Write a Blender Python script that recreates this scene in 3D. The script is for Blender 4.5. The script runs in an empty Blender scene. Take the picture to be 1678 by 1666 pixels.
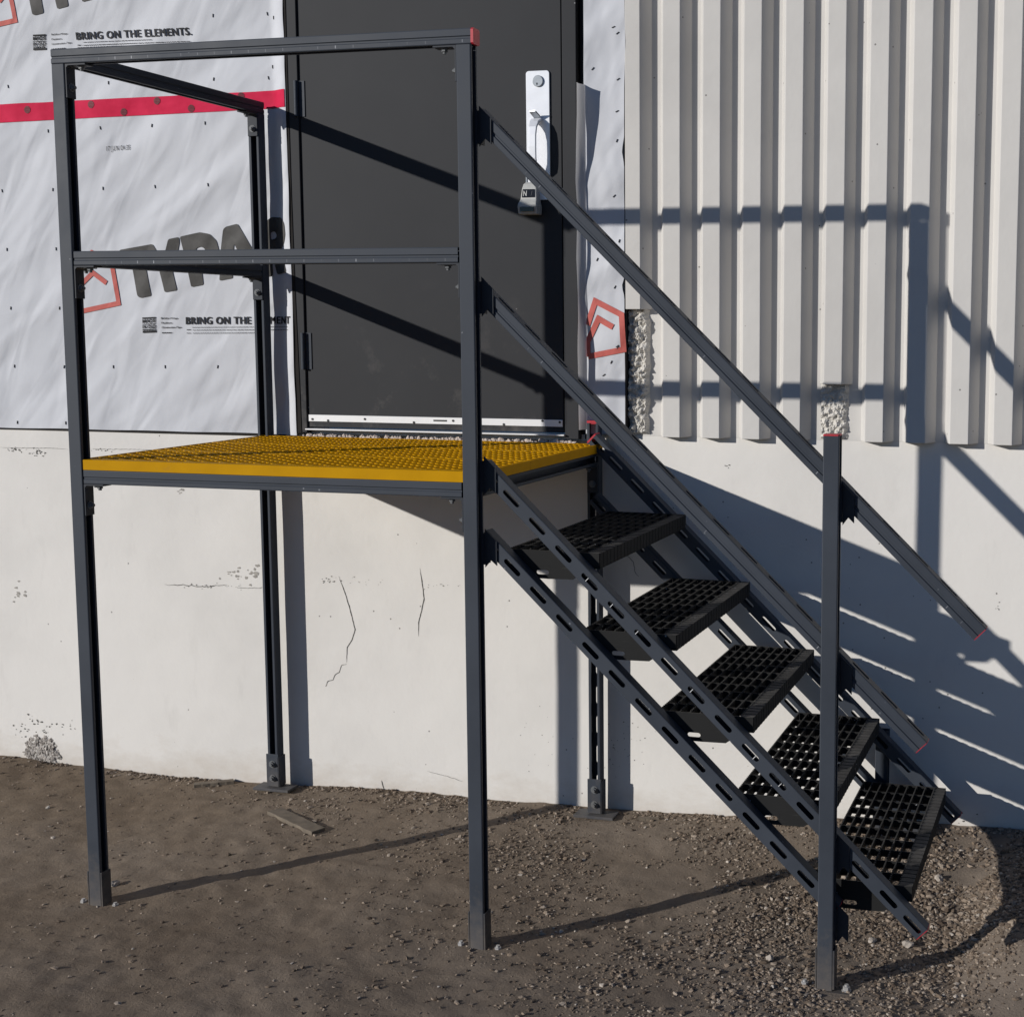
import bpy, bmesh, math, random
import numpy as np
from mathutils import Matrix, Vector, noise

random.seed(7)
rng = np.random.default_rng(7)
scene = bpy.context.scene
COL = scene.collection

# ------------------------------------------------------------------ camera
CAM = Vector((3.10814, -3.88070, 0.42229))
yaw, pitch, roll = math.radians(14.701), math.radians(-6.432), math.radians(0.215)
FPX, PX, PY, W0, H0 = 2395.907, 1176.464, 803.392, 1678.0, 1666.0
fwd = Vector((-math.sin(yaw)*math.cos(pitch), math.cos(yaw)*math.cos(pitch), math.sin(pitch)))
rgt0 = Vector((math.cos(yaw), math.sin(yaw), 0)); up0 = rgt0.cross(fwd)
RGT = rgt0*math.cos(roll) + up0*math.sin(roll)
UPV = -rgt0*math.sin(roll) + up0*math.cos(roll)
cd = bpy.data.cameras.new('camera'); cam = bpy.data.objects.new('camera', cd); COL.objects.link(cam)
cam.matrix_world = Matrix(((RGT.x, UPV.x, -fwd.x, CAM.x), (RGT.y, UPV.y, -fwd.y, CAM.y), (RGT.z, UPV.z, -fwd.z, CAM.z), (0, 0, 0, 1)))
cd.sensor_fit = 'HORIZONTAL'; cd.sensor_width = 36.0
cd.lens = FPX/W0*36.0
cd.shift_x = (W0/2 - PX)/W0
cd.shift_y = (PY - H0/2)/W0
cd.clip_start = 0.05; cd.clip_end = 500
scene.camera = cam

# ------------------------------------------------------------------ light
SX, SZ = 1.068, -0.3935                       # sun travel per metre towards the wall
sdir = Vector((SX, 1.0, SZ)).normalized()
sun_el = math.asin(-sdir.z)
sun_az = math.atan2(-sdir.x, -sdir.y)          # clockwise from +Y
world = bpy.data.worlds.new('World'); scene.world = world; world.use_nodes = True
wn = world.node_tree.nodes; wl = world.node_tree.links; wn.clear()
wo = wn.new('ShaderNodeOutputWorld'); wb = wn.new('ShaderNodeBackground'); sk = wn.new('ShaderNodeTexSky')
sk.sky_type = 'NISHITA'; sk.sun_disc = False; sk.sun_elevation = sun_el; sk.sun_rotation = sun_az
sk.altitude = 200; sk.air_density = 1.0; sk.dust_density = 0.0; sk.ozone_density = 5.0
wb.inputs['Strength'].default_value = 0.06
tint = wn.new('ShaderNodeMix'); tint.data_type = 'RGBA'; tint.blend_type = 'MULTIPLY'; tint.inputs[0].default_value = 1.0; tint.inputs[7].default_value = (.97, 1.0, 1.14, 1)
wl.new(sk.outputs[0], tint.inputs[6]); wl.new(tint.outputs[2], wb.inputs[0]); wl.new(wb.outputs[0], wo.inputs[0])
sd = bpy.data.lights.new('sun', 'SUN'); sd.energy = 4.0; sd.angle = math.radians(0.53); sd.color = (1.0, 0.965, 0.915)
so = bpy.data.objects.new('sun', sd); COL.objects.link(so)
so.rotation_euler = sdir.to_track_quat('-Z', 'Y').to_euler(); so.location = (-6, -8, 6)
scene.view_settings.view_transform = 'Standard'; scene.view_settings.look = 'None'
scene.view_settings.exposure = 0.0; scene.view_settings.gamma = 1.0
scene.view_settings.use_curve_mapping = False
scene.render.engine = 'CYCLES'
scene.cycles.max_bounces = 6; scene.cycles.diffuse_bounces = 3

# ------------------------------------------------------------------ measured dimensions
YW = 1.138            # face of the lower wall and of the flutes' floors
WX, SPX, DY = 1.3286, 1.0648, 1.055
S = 0.0413; SP = 0.0445
ZR, ZM, ZB = 1.2005, 0.5972, -0.0323

def on_wall(u, v, Y=YW):
    """point of the wall plane that was measured at pixel (u, v) of the survey photograph"""
    d = fwd + RGT*((u - PX)/FPX) - UPV*((v - PY)/FPX)
    t = (Y - CAM.y)/d.y
    return CAM + d*t
def on_level(u, v, Z):
    d = fwd + RGT*((u - PX)/FPX) - UPV*((v - PY)/FPX)
    t = (Z - CAM.z)/d.z
    return CAM + d*t

# ------------------------------------------------------------------ materials
def mat(name):
    m = bpy.data.materials.new(name); m.use_nodes = True
    nt = m.node_tree; b = nt.nodes['Principled BSDF']
    return m, nt, b
def nd(nt, t, **k):
    n = nt.nodes.new(t)
    for a, v in k.items():
        if a.startswith('i_'):
            n.inputs[a[2:].replace('_', ' ')].default_value = v
        else: setattr(n, a, v)
    return n
def ramp(nt, stops, fac):
    r = nt.nodes.new('ShaderNodeValToRGB'); el = r.color_ramp.elements
    while len(el) < len(stops): el.new(0.5)
    for e, (p, c) in zip(el, stops):
        e.position = p; e.color = c if len(c) == 4 else (*c, 1)
    nt.links.new(fac, r.inputs[0]); return r
def mixc(nt, fac, a, b, mode='MIX'):
    n = nt.nodes.new('ShaderNodeMix'); n.data_type = 'RGBA'; n.blend_type = mode
    for sock, val in ((n.inputs[0], fac), (n.inputs[6], a), (n.inputs[7], b)):
        if hasattr(val, 'links') or hasattr(val, 'is_linked'): nt.links.new(val, sock)
        else: sock.default_value = val if not isinstance(val, tuple) or len(val) == 4 else (*val, 1)
    return n.outputs[2]
def posn(nt):
    return nt.nodes.new('ShaderNodeNewGeometry').outputs['Position']
def objc(nt):
    return nt.nodes.new('ShaderNodeTexCoord').outputs['Object']
def noi(nt, vec, scale, detail=4, rough=.55, dist=0.0):
    n = nt.nodes.new('ShaderNodeTexNoise'); n.inputs['Scale'].default_value = scale
    n.inputs['Detail'].default_value = detail; n.inputs['Roughness'].default_value = rough
    n.inputs['Distortion'].default_value = dist
    nt.links.new(vec, n.inputs['Vector']); return n.outputs['Fac']
def scaled(nt, vec, sc):
    n = nt.nodes.new('ShaderNodeMapping'); n.inputs['Scale'].default_value = sc
    nt.links.new(vec, n.inputs['Vector']); return n.outputs[0]
def bump(nt, b, h, strength=.3, dist=.01, prev=None):
    n = nt.nodes.new('ShaderNodeBump'); n.inputs['Strength'].default_value = strength; n.inputs['Distance'].default_value = dist
    nt.links.new(h, n.inputs['Height'])
    if prev: nt.links.new(prev, n.inputs['Normal'])
    nt.links.new(n.outputs[0], b.inputs['Normal']); return n.outputs[0]
def mth(nt, op, a, b=None, clamp=False):
    n = nt.nodes.new('ShaderNodeMath'); n.operation = op; n.use_clamp = clamp
    for sock, val in zip(n.inputs, (a, b)):
        if val is None: continue
        if isinstance(val, (int, float)): sock.default_value = val
        else: nt.links.new(val, sock)
    return n.outputs[0]

def steel(name, col, rough=.50, scuff=.5, ticks=False, spec=.2, settle=0.0):
    m, nt, b = mat(name); p = posn(nt); o = objc(nt)
    n1 = noi(nt, p, 3.0, 5, .6); n2 = noi(nt, scaled(nt, o, (6, 90, 90)), 3.0, 3, .6)
    c1 = ramp(nt, [(.3, tuple(x*.86 for x in col)), (.7, tuple(x*1.15 for x in col))], n1).outputs[0]
    dust = ramp(nt, [(.62, (0, 0, 0)), (.78, (1, 1, 1))], n2).outputs[0]
    d2 = ramp(nt, [(.45, (0, 0, 0)), (.72, (1, 1, 1))], noi(nt, p, 11, 5, .65)).outputs[0]
    f = mth(nt, 'MULTIPLY', mth(nt, 'MULTIPLY', dust, d2), .10*scuff)
    c = mixc(nt, f, c1, (.26, .25, .24, 1))
    v = nt.nodes.new('ShaderNodeTexVoronoi'); v.inputs['Scale'].default_value = 26; nt.links.new(p, v.inputs['Vector'])
    chip = mth(nt, 'MULTIPLY', mth(nt, 'LESS_THAN', v.outputs['Distance'], .075), mth(nt, 'GREATER_THAN', noi(nt, p, 7, 2), .56))
    c = mixc(nt, mth(nt, 'MULTIPLY', chip, .45*scuff), c, (.30, .31, .33, 1))
    if ticks:
        sp = nt.nodes.new('ShaderNodeSeparateXYZ'); nt.links.new(o, sp.inputs[0])
        fx = mth(nt, 'PINGPONG', sp.outputs[0], .0281)
        tk = mth(nt, 'LESS_THAN', fx, .0013)
        zz = mth(nt, 'LESS_THAN', mth(nt, 'ABSOLUTE', mth(nt, 'ADD', sp.outputs[2], -.013 if ticks else .013)), .0040)
        pres = mth(nt, 'MULTIPLY', mth(nt, 'SUBTRACT', noi(nt, o, 6, 2), .42 if ticks == 1 else .55), 4.0, True)
        t = mth(nt, 'MULTIPLY', mth(nt, 'MULTIPLY', tk, zz), pres)
        c = mixc(nt, mth(nt, 'MULTIPLY', t, .75), c, (.5, .51, .54, 1))
    sz_ = nt.nodes.new('ShaderNodeSeparateXYZ'); nt.links.new(p, sz_.inputs[0])
    mud = mth(nt, 'MULTIPLY', mth(nt, 'ADD', mth(nt, 'MULTIPLY', sz_.outputs[2], -4.5), mth(nt, 'ADD', mth(nt, 'MULTIPLY', noi(nt, p, 26, 5, .7), 1.5), -6.45)), 1.0, True)
    c = mixc(nt, mth(nt, 'MULTIPLY', mud, .50), c, (.19, .155, .12, 1))
    nt.links.new(c, b.inputs['Base Color'])
    r = ramp(nt, [(.3, (rough-.07,)*3), (.7, (rough+.12,)*3)], n1).outputs[0]
    nt.links.new(r, b.inputs['Roughness']); b.inputs['Specular IOR Level'].default_value = spec
    if settle:       # dry dust that has settled on upward faces
        nz = nt.nodes.new('ShaderNodeSeparateXYZ'); nt.links.new(nt.nodes.new('ShaderNodeNewGeometry').outputs['True Normal'], nz.inputs[0])
        up_ = mth(nt, 'MULTIPLY', mth(nt, 'SUBTRACT', nz.outputs[2], .75), 4.0, True)
        du_ = ramp(nt, [(.30, (.25,)*3), (.65, (1, 1, 1))], noi(nt, p, 9, 5, .7)).outputs[0]
        c = mixc(nt, mth(nt, 'MULTIPLY', mth(nt, 'MULTIPLY', up_, du_), settle), c, (.24, .225, .205, 1))
        nt.links.new(c, b.inputs['Base Color'])
    bump(nt, b, noi(nt, p, 420, 2), .08, .001)
    return m
M = {}
M['steel'] = steel('slate powder coat', (.040, .047, .060), scuff=1.0, settle=.25)
M['steel_tick'] = steel('slate powder coat with gauge marks', (.040, .047, .060), ticks=1)
M['steel_faint'] = steel('slate powder coat with faint marks', (.040, .047, .060), ticks=2)
M['steel_dark'] = steel('black bracket steel', (.030, .034, .042), rough=.5, scuff=.25)
M['tread'] = steel('black tread steel', (.019, .019, .019), rough=.6, scuff=3.0, spec=.10, settle=.42)
M['zinc'] = steel('zinc plated bolt', (.55, .55, .55), rough=.4, scuff=.3)
M['zinc'].node_tree.nodes['Principled BSDF'].inputs['Metallic'].default_value = .35
M['shaded_bolt'] = steel('shade darkened bolt', (.02, .02, .023))  # bolt steel darkened so the wing bolt heads stay lost in post shadow
M['bolt'] = steel('dull bolt steel', (.13, .135, .14), rough=.4, scuff=.3)

def plain(name, col, rough=.5, var=.12, vscale=6, metallic=0.0, spec=.5, bstr=0.0, bscale=60):
    m, nt, b = mat(name); p = posn(nt)
    n = noi(nt, p, vscale, 5, .6)
    c = ramp(nt, [(.3, tuple(x*(1-var) for x in col)), (.7, tuple(min(1, x*(1+var)) for x in col))], n).outputs[0]
    nt.links.new(c, b.inputs['Base Color']); b.inputs['Roughness'].default_value = rough
    b.inputs['Metallic'].default_value = metallic; b.inputs['Specular IOR Level'].default_value = spec
    if bstr: bump(nt, b, noi(nt, p, bscale, 3), bstr, .004)
    return m
M['cap'] = plain('red plastic end cap', (.42, .012, .026), .5, .15, 40)
M['glass_dark'] = plain('black lock window', (.012, .012, .013), .15)
M['lock_white'] = plain('pale grey lock case', (.42, .42, .40), .5, .1, 40)
M['black'] = plain('black void', (.006, .006, .006), .9)
M['alu'] = plain('bright aluminium strip', (.80, .80, .80), .38, .04, 8, 0.15)
M['stainless'] = plain('brushed stainless', (.78, .79, .82), .33, .04, 20, 0.25)
M['cyl'] = plain('lock cylinder', (.32, .34, .36), .35, .1, 60, .6)
M['ink'] = plain('black ink', (.028, .028, .030), .6, .3, 30, spec=.12)
M['ink_grey'] = plain('charcoal ink', (.075, .072, .068), .6, .28, 14, spec=.12)
M['ink_maroon'] = plain('maroon stamp ink', (.12, .018, .026), .5, .3, 60, spec=.12)
M['ink_edge'] = plain('dark letter outline', (.018, .018, .018), .6, .2, 30)
M['ink_red'] = plain('faded red ink', (.50, .125, .105), .6, .14, 18, spec=.12)
M['crack'] = plain('dark crack grey', (.10, .095, .085), .95, .4, 50)  # dark grey of crack lines and chipped paint
M['flake'] = plain('exposed concrete grey', (.33, .31, .28), .95, .3, 80)
M['wood'] = plain('weathered wood', (.155, .125, .092), .85, .3, 18)
M['dark_inner'] = plain('dark bitumen gap and shade', (.012, .010, .009), .95)

# yellow deck
m, nt, b = mat('yellow safety paint'); p = posn(nt)
c = ramp(nt, [(.3, (.45, .225, .003)), (.7, (.52, .265, .004))], noi(nt, p, 9, 4)).outputs[0]
dirt = ramp(nt, [(.60, (0, 0, 0)), (.75, (1, 1, 1))], noi(nt, p, 16, 6, .7)).outputs[0]
c = mixc(nt, mth(nt, 'MULTIPLY', dirt, .28), c, (.30, .17, .05, 1))
nt.links.new(c, b.inputs['Base Color']); b.inputs['Roughness'].default_value = .6; b.inputs['Specular IOR Level'].default_value = .04
M['yellow'] = m

# painted concrete
def concrete(name, base, stain=1.0):
    m, nt, b = mat(name); p = posn(nt)
    big = noi(nt, p, 1.3, 5, .6); mid = noi(nt, scaled(nt, p, (6, 6, 2.0)), 1.6, 5, .62)
    c = ramp(nt, [(.28, tuple(x*.90 for x in base)), (.5, base), (.75, tuple(min(1, x*1.04) for x in base))], big).outputs[0]
    blot = ramp(nt, [(.60, (0, 0, 0)), (.85, (1, 1, 1))], mid).outputs[0]
    c = mixc(nt, mth(nt, 'MULTIPLY', blot, .40*stain), c, (.47, .45, .42, 1))
    # pits
    v = nt.nodes.new('ShaderNodeTexVoronoi'); v.inputs['Scale'].default_value = 17; v.inputs['Randomness'].default_value = 1
    nt.links.new(p, v.inputs['Vector'])
    pit = mth(nt, 'LESS_THAN', v.outputs['Distance'], .052)
    keep = mth(nt, 'GREATER_THAN', noi(nt, p, 2.3, 2), .53)
    pit = mth(nt, 'MULTIPLY', pit, keep)
    c = mixc(nt, mth(nt, 'MULTIPLY', pit, .75), c, (.10, .09, .08, 1))
    # grime splashed up from the soil, scattered and uneven
    sp = nt.nodes.new('ShaderNodeSeparateXYZ'); nt.links.new(p, sp.inputs[0])
    h = mth(nt, 'ADD', sp.outputs[2], mth(nt, 'MULTIPLY', noi(nt, scaled(nt, p, (3, 3, 6)), 2.5, 5, .7), .30))
    low = ramp(nt, [(.0, (1, 1, 1)), (1, (0, 0, 0))], mth(nt, 'MULTIPLY', mth(nt, 'ADD', h, 1.32), 5.0, True)).outputs[0]
    c = mixc(nt, mth(nt, 'MULTIPLY', low, .60*stain), c, (.42, .35, .27, 1))
    nt.links.new(c, b.inputs['Base Color']); b.inputs['Roughness'].default_value = .78
    b.inputs['Specular IOR Level'].default_value = .25
    n1 = bump(nt, b, noi(nt, p, 5, 4, .6), .22, .010)
    n2 = bump(nt, b, noi(nt, p, 60, 4, .6), .12, .004, n1)
    bump(nt, b, mth(nt, 'MULTIPLY', pit, -1.0), .6, .006, n2)
    return m
M['wall'] = concrete('off white painted concrete', (.70, .675, .637))
M['rib'] = concrete('off white painted flutes', (.59, .57, .54), .5)
m, nt, b = mat('broken concrete'); p = posn(nt)
v = nt.nodes.new('ShaderNodeTexVoronoi'); v.inputs['Scale'].default_value = 70; nt.links.new(p, v.inputs['Vector'])
c = ramp(nt, [(.1, (.42, .39, .34)), (.4, (.62, .59, .54)), (.8, (.70, .67, .62))], noi(nt, p, 60, 5, .7)).outputs[0]
nt.links.new(c, b.inputs['Base Color']); b.inputs['Roughness'].default_value = .95
bump(nt, b, noi(nt, p, 150, 4, .7), .6, .01)
M['broken'] = m
m, nt, b = mat('exposed aggregate'); p = posn(nt)
ri = nt.nodes.new('ShaderNodeNewGeometry').outputs['Random Per Island']
c = ramp(nt, [(.0, (.16, .14, .12)), (.4, (.34, .31, .28)), (.75, (.45, .41, .37)), (1, (.58, .55, .5))], ri).outputs[0]
nt.links.new(c, b.inputs['Base Color']); b.inputs['Roughness'].default_value = .95
bump(nt, b, noi(nt, p, 160, 4, .7), .5, .008)
M['aggregate'] = m

# building wrap: wrinkled spun plastic
def wrap_bump(nt, b):
    p = posn(nt)
    def turned(deg, sc):
        r = nt.nodes.new('ShaderNodeMapping'); r.inputs['Rotation'].default_value = (0, math.radians(deg), 0); nt.links.new(p, r.inputs['Vector'])
        return scaled(nt, r.outputs[0], sc)
    ra, rb = turned(38, (.9, 1, 2.6)), turned(62, (1.0, 1, 3.4))
    a = noi(nt, ra, 1.7, 1.5, .45, .5); a2 = noi(nt, rb, 3.0, 1.5, .4, .7)
    n1 = bump(nt, b, a, .62, .060); n2 = bump(nt, b, a2, .34, .026, n1)
    rg = nt.nodes.new('ShaderNodeTexNoise'); rg.noise_type = 'RIDGED_MULTIFRACTAL'; rg.inputs['Scale'].default_value = 2.2; rg.inputs['Detail'].default_value = 1.0; rg.inputs['Distortion'].default_value = .6
    nt.links.new(turned(50, (1.0, 1, 2.2)), rg.inputs['Vector'])
    n2 = bump(nt, b, rg.outputs['Fac'], .36, .014, n2)
    n3 = bump(nt, b, noi(nt, p, 18, 3, .5), .16, .006, n2)
    bump(nt, b, noi(nt, p, 330, 2), .10, .0015, n3)
m, nt, b = mat('white building wrap'); p = posn(nt)
c = ramp(nt, [(.3, (.52, .53, .56)), (.7, (.57, .58, .61))], noi(nt, p, 4, 4)).outputs[0]
nt.links.new(c, b.inputs['Base Color']); b.inputs['Roughness'].default_value = .6; b.inputs['Specular IOR Level'].default_value = .12
wrap_bump(nt, b); M['wrap'] = m
m, nt, b = mat('thin backlit wrap'); p = posn(nt)
b.inputs['Base Color'].default_value = (.50, .51, .54, 1); b.inputs['Roughness'].default_value = .5
tr_ = nt.nodes.new('ShaderNodeBsdfTranslucent'); tr_.inputs['Color'].default_value = (.62, .60, .58, 1)
mx_ = nt.nodes.new('ShaderNodeMixShader'); mx_.inputs[0].default_value = .30
nt.links.new(b.outputs[0], mx_.inputs[1]); nt.links.new(tr_.outputs[0], mx_.inputs[2])
nt.links.new(mx_.outputs[0], nt.nodes['Material Output'].inputs['Surface']); wrap_bump(nt, b); M['wrap_thin'] = m
for k in ('ink', 'ink_grey', 'ink_red'): wrap_bump(M[k].node_tree, M[k].node_tree.nodes['Principled BSDF'])
m, nt, b = mat('red seam tape'); p = posn(nt)
c = ramp(nt, [(.3, (.50, .016, .055)), (.7, (.66, .030, .085))], noi(nt, p, 12, 4)).outputs[0]
nt.links.new(c, b.inputs['Base Color']); b.inputs['Roughness'].default_value = .6; b.inputs['Specular IOR Level'].default_value = .04
n1 = bump(nt, b, noi(nt, scaled(nt, p, (1, 1, 3)), 5, 2, .5), .4, .014); bump(nt, b, noi(nt, p, 30, 2), .12, .003, n1); M['tape'] = m

# door
m, nt, b = mat('charcoal door paint'); p = posn(nt)
c = ramp(nt, [(.3, (.034, .035, .038)), (.7, (.039, .040, .043))], noi(nt, p, 2.2, 4)).outputs[0]
du = ramp(nt, [(.55, (0, 0, 0)), (.8, (1, 1, 1))], noi(nt, p, 5, 6, .7)).outputs[0]
sp = nt.nodes.new('ShaderNodeSeparateXYZ'); nt.links.new(p, sp.inputs[0])
lowz = mth(nt, 'SUBTRACT', 1.0, mth(nt, 'MULTIPLY', sp.outputs[2], 1.6), True)
c = mixc(nt, mth(nt, 'MULTIPLY', mth(nt, 'MULTIPLY', du, lowz), .5), c, (.22, .20, .185, 1))
v = nt.nodes.new('ShaderNodeTexVoronoi'); v.inputs['Scale'].default_value = 13; nt.links.new(p, v.inputs['Vector'])
speck = mth(nt, 'MULTIPLY', mth(nt, 'LESS_THAN', v.outputs['Distance'], .035), mth(nt, 'GREATER_THAN', noi(nt, p, 5, 2), .56))
c = mixc(nt, mth(nt, 'MULTIPLY', speck, .5), c, (.4, .4, .4, 1))
nt.links.new(c, b.inputs['Base Color']); b.inputs['Roughness'].default_value = .55; b.inputs['Specular IOR Level'].default_value = .12
bump(nt, b, noi(nt, p, 1.7, 3), .10, .02)
M['door'] = m

# soil
m, nt, b = mat('packed dirt'); p = posn(nt)
a = noi(nt, p, 1.5, 6, .65); f = noi(nt, p, 14, 6, .7); g = noi(nt, p, 120, 4, .7)
c = ramp(nt, [(.25, (.155, .115, .079)), (.5, (.212, .166, .120)), (.75, (.262, .215, .166))], a).outputs[0]
c = mixc(nt, .45, c, ramp(nt, [(.3, (.60, .57, .54)), (.65, (1.10, 1.08, 1.06))], f).outputs[0], 'MULTIPLY')
c = mixc(nt, .38, c, ramp(nt, [(.25, (.50, .48, .46)), (.6, (1.14, 1.12, 1.10))], g).outputs[0], 'MULTIPLY')
# greyer and coarser towards the gravelly side
sp = nt.nodes.new('ShaderNodeSeparateXYZ'); nt.links.new(p, sp.inputs[0])
gx = mth(nt, 'MULTIPLY', mth(nt, 'ADD', sp.outputs[0], mth(nt, 'MULTIPLY', a, 1.6)), .30, True)
c = mixc(nt, mth(nt, 'MULTIPLY', gx, .45), c, (.200, .172, .150, 1))
nt.links.new(c, b.inputs['Base Color']); b.inputs['Roughness'].default_value = .97; b.inputs['Specular IOR Level'].default_value = .1
n1 = bump(nt, b, f, .35, .014); n2 = bump(nt, b, g, .42, .005, n1); bump(nt, b, noi(nt, p, 420, 3, .7), .45, .0025, n2)
M['dirt'] = m
m, nt, b = mat('mixed gravel'); p = posn(nt)
ri = nt.nodes.new('ShaderNodeNewGeometry').outputs['Random Per Island']
c = ramp(nt, [(.0, (.075, .052, .036)), (.4, (.175, .130, .092)), (.75, (.27, .210, .158)), (.97, (.36, .30, .24)), (1, (.48, .43, .37))], ri).outputs[0]
nt.links.new(c, b.inputs['Base Color']); b.inputs['Roughness'].default_value = .95
bump(nt, b, noi(nt, p, 260, 3, .7), .5, .004); M['gravel'] = m
M['sill_rubble'] = plain('pinkish sill rubble', (.52, .44, .385), .95, .25, 60, bstr=.5, bscale=120)
M['stone'] = plain('pale stone', (.36, .315, .27), .95, .25, 50, bstr=.6, bscale=90)

# ------------------------------------------------------------------ mesh helpers
class MB:
    def __init__(s): s.v = []; s.f = []
    def add(s, v, f, T=None):
        n = len(s.v)
        s.v += [tuple(T @ Vector(q)) if T is not None else tuple(q) for q in v]
        s.f += [tuple(i+n for i in q) for q in f]
    def box(s, x0, x1, y0, y1, z0, z1, T=None):
        v = [(x0,y0,z0),(x1,y0,z0),(x1,y1,z0),(x0,y1,z0),(x0,y0,z1),(x1,y0,z1),(x1,y1,z1),(x0,y1,z1)]
        s.add(v, [(0,3,2,1),(4,5,6,7),(0,1,5,4),(1,2,6,5),(2,3,7,6),(3,0,4,7)], T)
    def prism(s, poly, a0, a1, axis='x', T=None):
        """closed outline of 2-D points, extruded along an axis"""
        n = len(poly)
        if axis == 'x': mk = lambda p, a: (a, p[0], p[1])
        elif axis == 'y': mk = lambda p, a: (p[0], a, p[1])
        else: mk = lambda p, a: (p[0], p[1], a)
        v = [mk(p, a0) for p in poly] + [mk(p, a1) for p in poly]
        f = [tuple(range(n))[::-1], tuple(range(n, 2*n))]
        f += [(i, (i+1) % n, n+(i+1) % n, n+i) for i in range(n)]
        s.add(v, f, T)
    def cyl(s, c, r, h, axis='y', n=16, T=None):
        poly = [(c[0]+r*math.cos(2*math.pi*k/n), c[1]+r*math.sin(2*math.pi*k/n)) for k in range(n)]
        s.prism(poly, h[0], h[1], axis, T)
    def slot_plate(s, cells, w, z0, z1, sl, sw, T=None):
        """strip in local x-y from z0 to z1, one rounded slot per (x0, x1, open) cell"""
        for x0, x1, op in cells:
            if not op:
                s.box(x0, x1, -w/2, w/2, z0, z1, T); continue
            cx = (x0+x1)/2; l = sl/2 - sw/2; r = sw/2
            if cx - sl/2 < x0 or cx + sl/2 > x1:
                l = (x1-x0)/2 - r - .001
            inner, outer = [], []
            for sg, angs in ((1, (-90, -45, 0, 45, 90)), (-1, (90, 135, 180, 225, 270))):
                for a in angs:
                    t = math.radians(a); inner.append((cx+sg*l+r*math.cos(t), r*math.sin(t)))
            outer = [(cx+l, -w/2), (x1, -w/2), (x1, 0), (x1, w/2), (cx+l, w/2), (cx-l, w/2), (x0, w/2), (x0, 0), (x0, -w/2), (cx-l, -w/2)]
            n = 10; v = []
            for z in (z0, z1):
                v += [(p[0], p[1], z) for p in outer] + [(p[0], p[1], z) for p in inner]
            f = []
            for i in range(n):
                j = (i+1) % n
                f.append((j, i, n+i, n+j)); f.append((2*n+i, 2*n+j, 3*n+j, 3*n+i))
                f.append((i, j, 2*n+j, 2*n+i)); f.append((n+j, n+i, 3*n+i, 3*n+j))
            s.add(v, f, T)

WM = {}
def register(o, parent, Mx):
    WM[o.name] = Mx.copy()
    if parent is not None:
        o.parent = parent; o.matrix_parent_inverse = WM[parent.name].inverted()
    o.matrix_basis = Mx
def obj(name, mb, material, parent=None, Mx=None, smooth=False, bevel=0.0):
    me = bpy.data.meshes.new(name)
    if isinstance(mb, MB): me.from_pydata(mb.v, [], mb.f); me.update()
    else: me = mb; me.name = name
    me.materials.clear(); me.materials.append(material)
    o = bpy.data.objects.new(name, me); COL.objects.link(o)
    register(o, parent, Mx or Matrix.Identity(4))
    if smooth:
        for q in me.polygons: q.use_smooth = True
    if bevel:
        bv = o.modifiers.new('bevel', 'BEVEL'); bv.width = bevel; bv.segments = 2; bv.limit_method = 'ANGLE'; bv.angle_limit = math.radians(40)
    return o
def empty(name, loc):
    o = bpy.data.objects.new(name, None); COL.objects.link(o); o.empty_display_size = .1
    register(o, None, Matrix.Translation(loc)); return o
DOOR_AT = Matrix.Translation((.0145, -.030, -.0015))     # door set stands 3 cm proud of the lower wall
STRIP_AT = Matrix.Translation((.0155, -.036, -.0020))    # so does the board under the narrow wrap strip
def tag(o, label=None, cat=None, group=None, kind=None):
    if label: o['label'] = label
    if cat: o['category'] = cat
    if group: o['group'] = group
    if kind: o['kind'] = kind
    return o
def frame(origin, xdir, zdir):
    x = Vector(xdir).normalized(); z = Vector(zdir); z = (z - x*z.dot(x)).normalized(); y = z.cross(x)
    return Matrix(((x.x, y.x, z.x, origin[0]), (x.y, y.y, z.y, origin[1]), (x.z, y.z, z.z, origin[2]), (0, 0, 0, 1)))

# a slotted or plain metal channel: local x = length, open side towards local +z
def channel_mesh(L, s=S, slots=False, groove=True, phase=.0, pitch=.1114, sl=.066, sw=.0145):
    mb = MB(); h = s/2; t = .0030; r = .0030; lip = s*.235; ret = .008
    g = .0032
    def side(sy):
        out = [(sy*(h-r), -h), (sy*(h-r*.3), -h+r*.3), (sy*h, -h+r)]
        if groove:
            out += [(sy*h, -.0015), (sy*(h-g), .0010), (sy*(h-g), .0055), (sy*h, .0080)]
        out += [(sy*h, h-r), (sy*(h-r*.3), h-r*.3), (sy*(h-r), h)]
        out += [(sy*(h-lip), h), (sy*(h-lip), h-ret), (sy*(h-lip+t), h-ret), (sy*(h-lip+t), h-t)]
        out += [(sy*(h-t), h-t)]
        if groove: out += [(sy*(h-t), .0085), (sy*(h-t-g), .0055), (sy*(h-t-g), .0010), (sy*(h-t), -.0020)]
        out += [(sy*(h-t), -h+t), (sy*(h-r), -h+t)]
        return out if sy < 0 else out[::-1]
    for sy in (-1, 1):
        mb.prism(side(sy), 0, L, 'x')
    w = 2*(h-r)
    cells = []
    if slots:
        x = phase - pitch
        edges = []
        while x < L:
            a, c = max(x, 0), min(x+pitch, L)
            if c - a > .03: cells.append((a, c, (c-a) > .055))
            elif c > a: cells.append((a, c, False))
            x += pitch
    else: cells = [(0, L, False)]
    mb.slot_plate(cells, w, -h, -h+t, sl, sw)
    return mb
def strut(name, p0, p1, zdir, parent, s=S, slots=False, groove=True, phase=0, material='steel'):
    p0 = Vector(p0); p1 = Vector(p1); L = (p1-p0).length
    return obj(name, channel_mesh(L, s, slots, groove, phase), M[material], parent, frame(p0, p1-p0, zdir))
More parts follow.
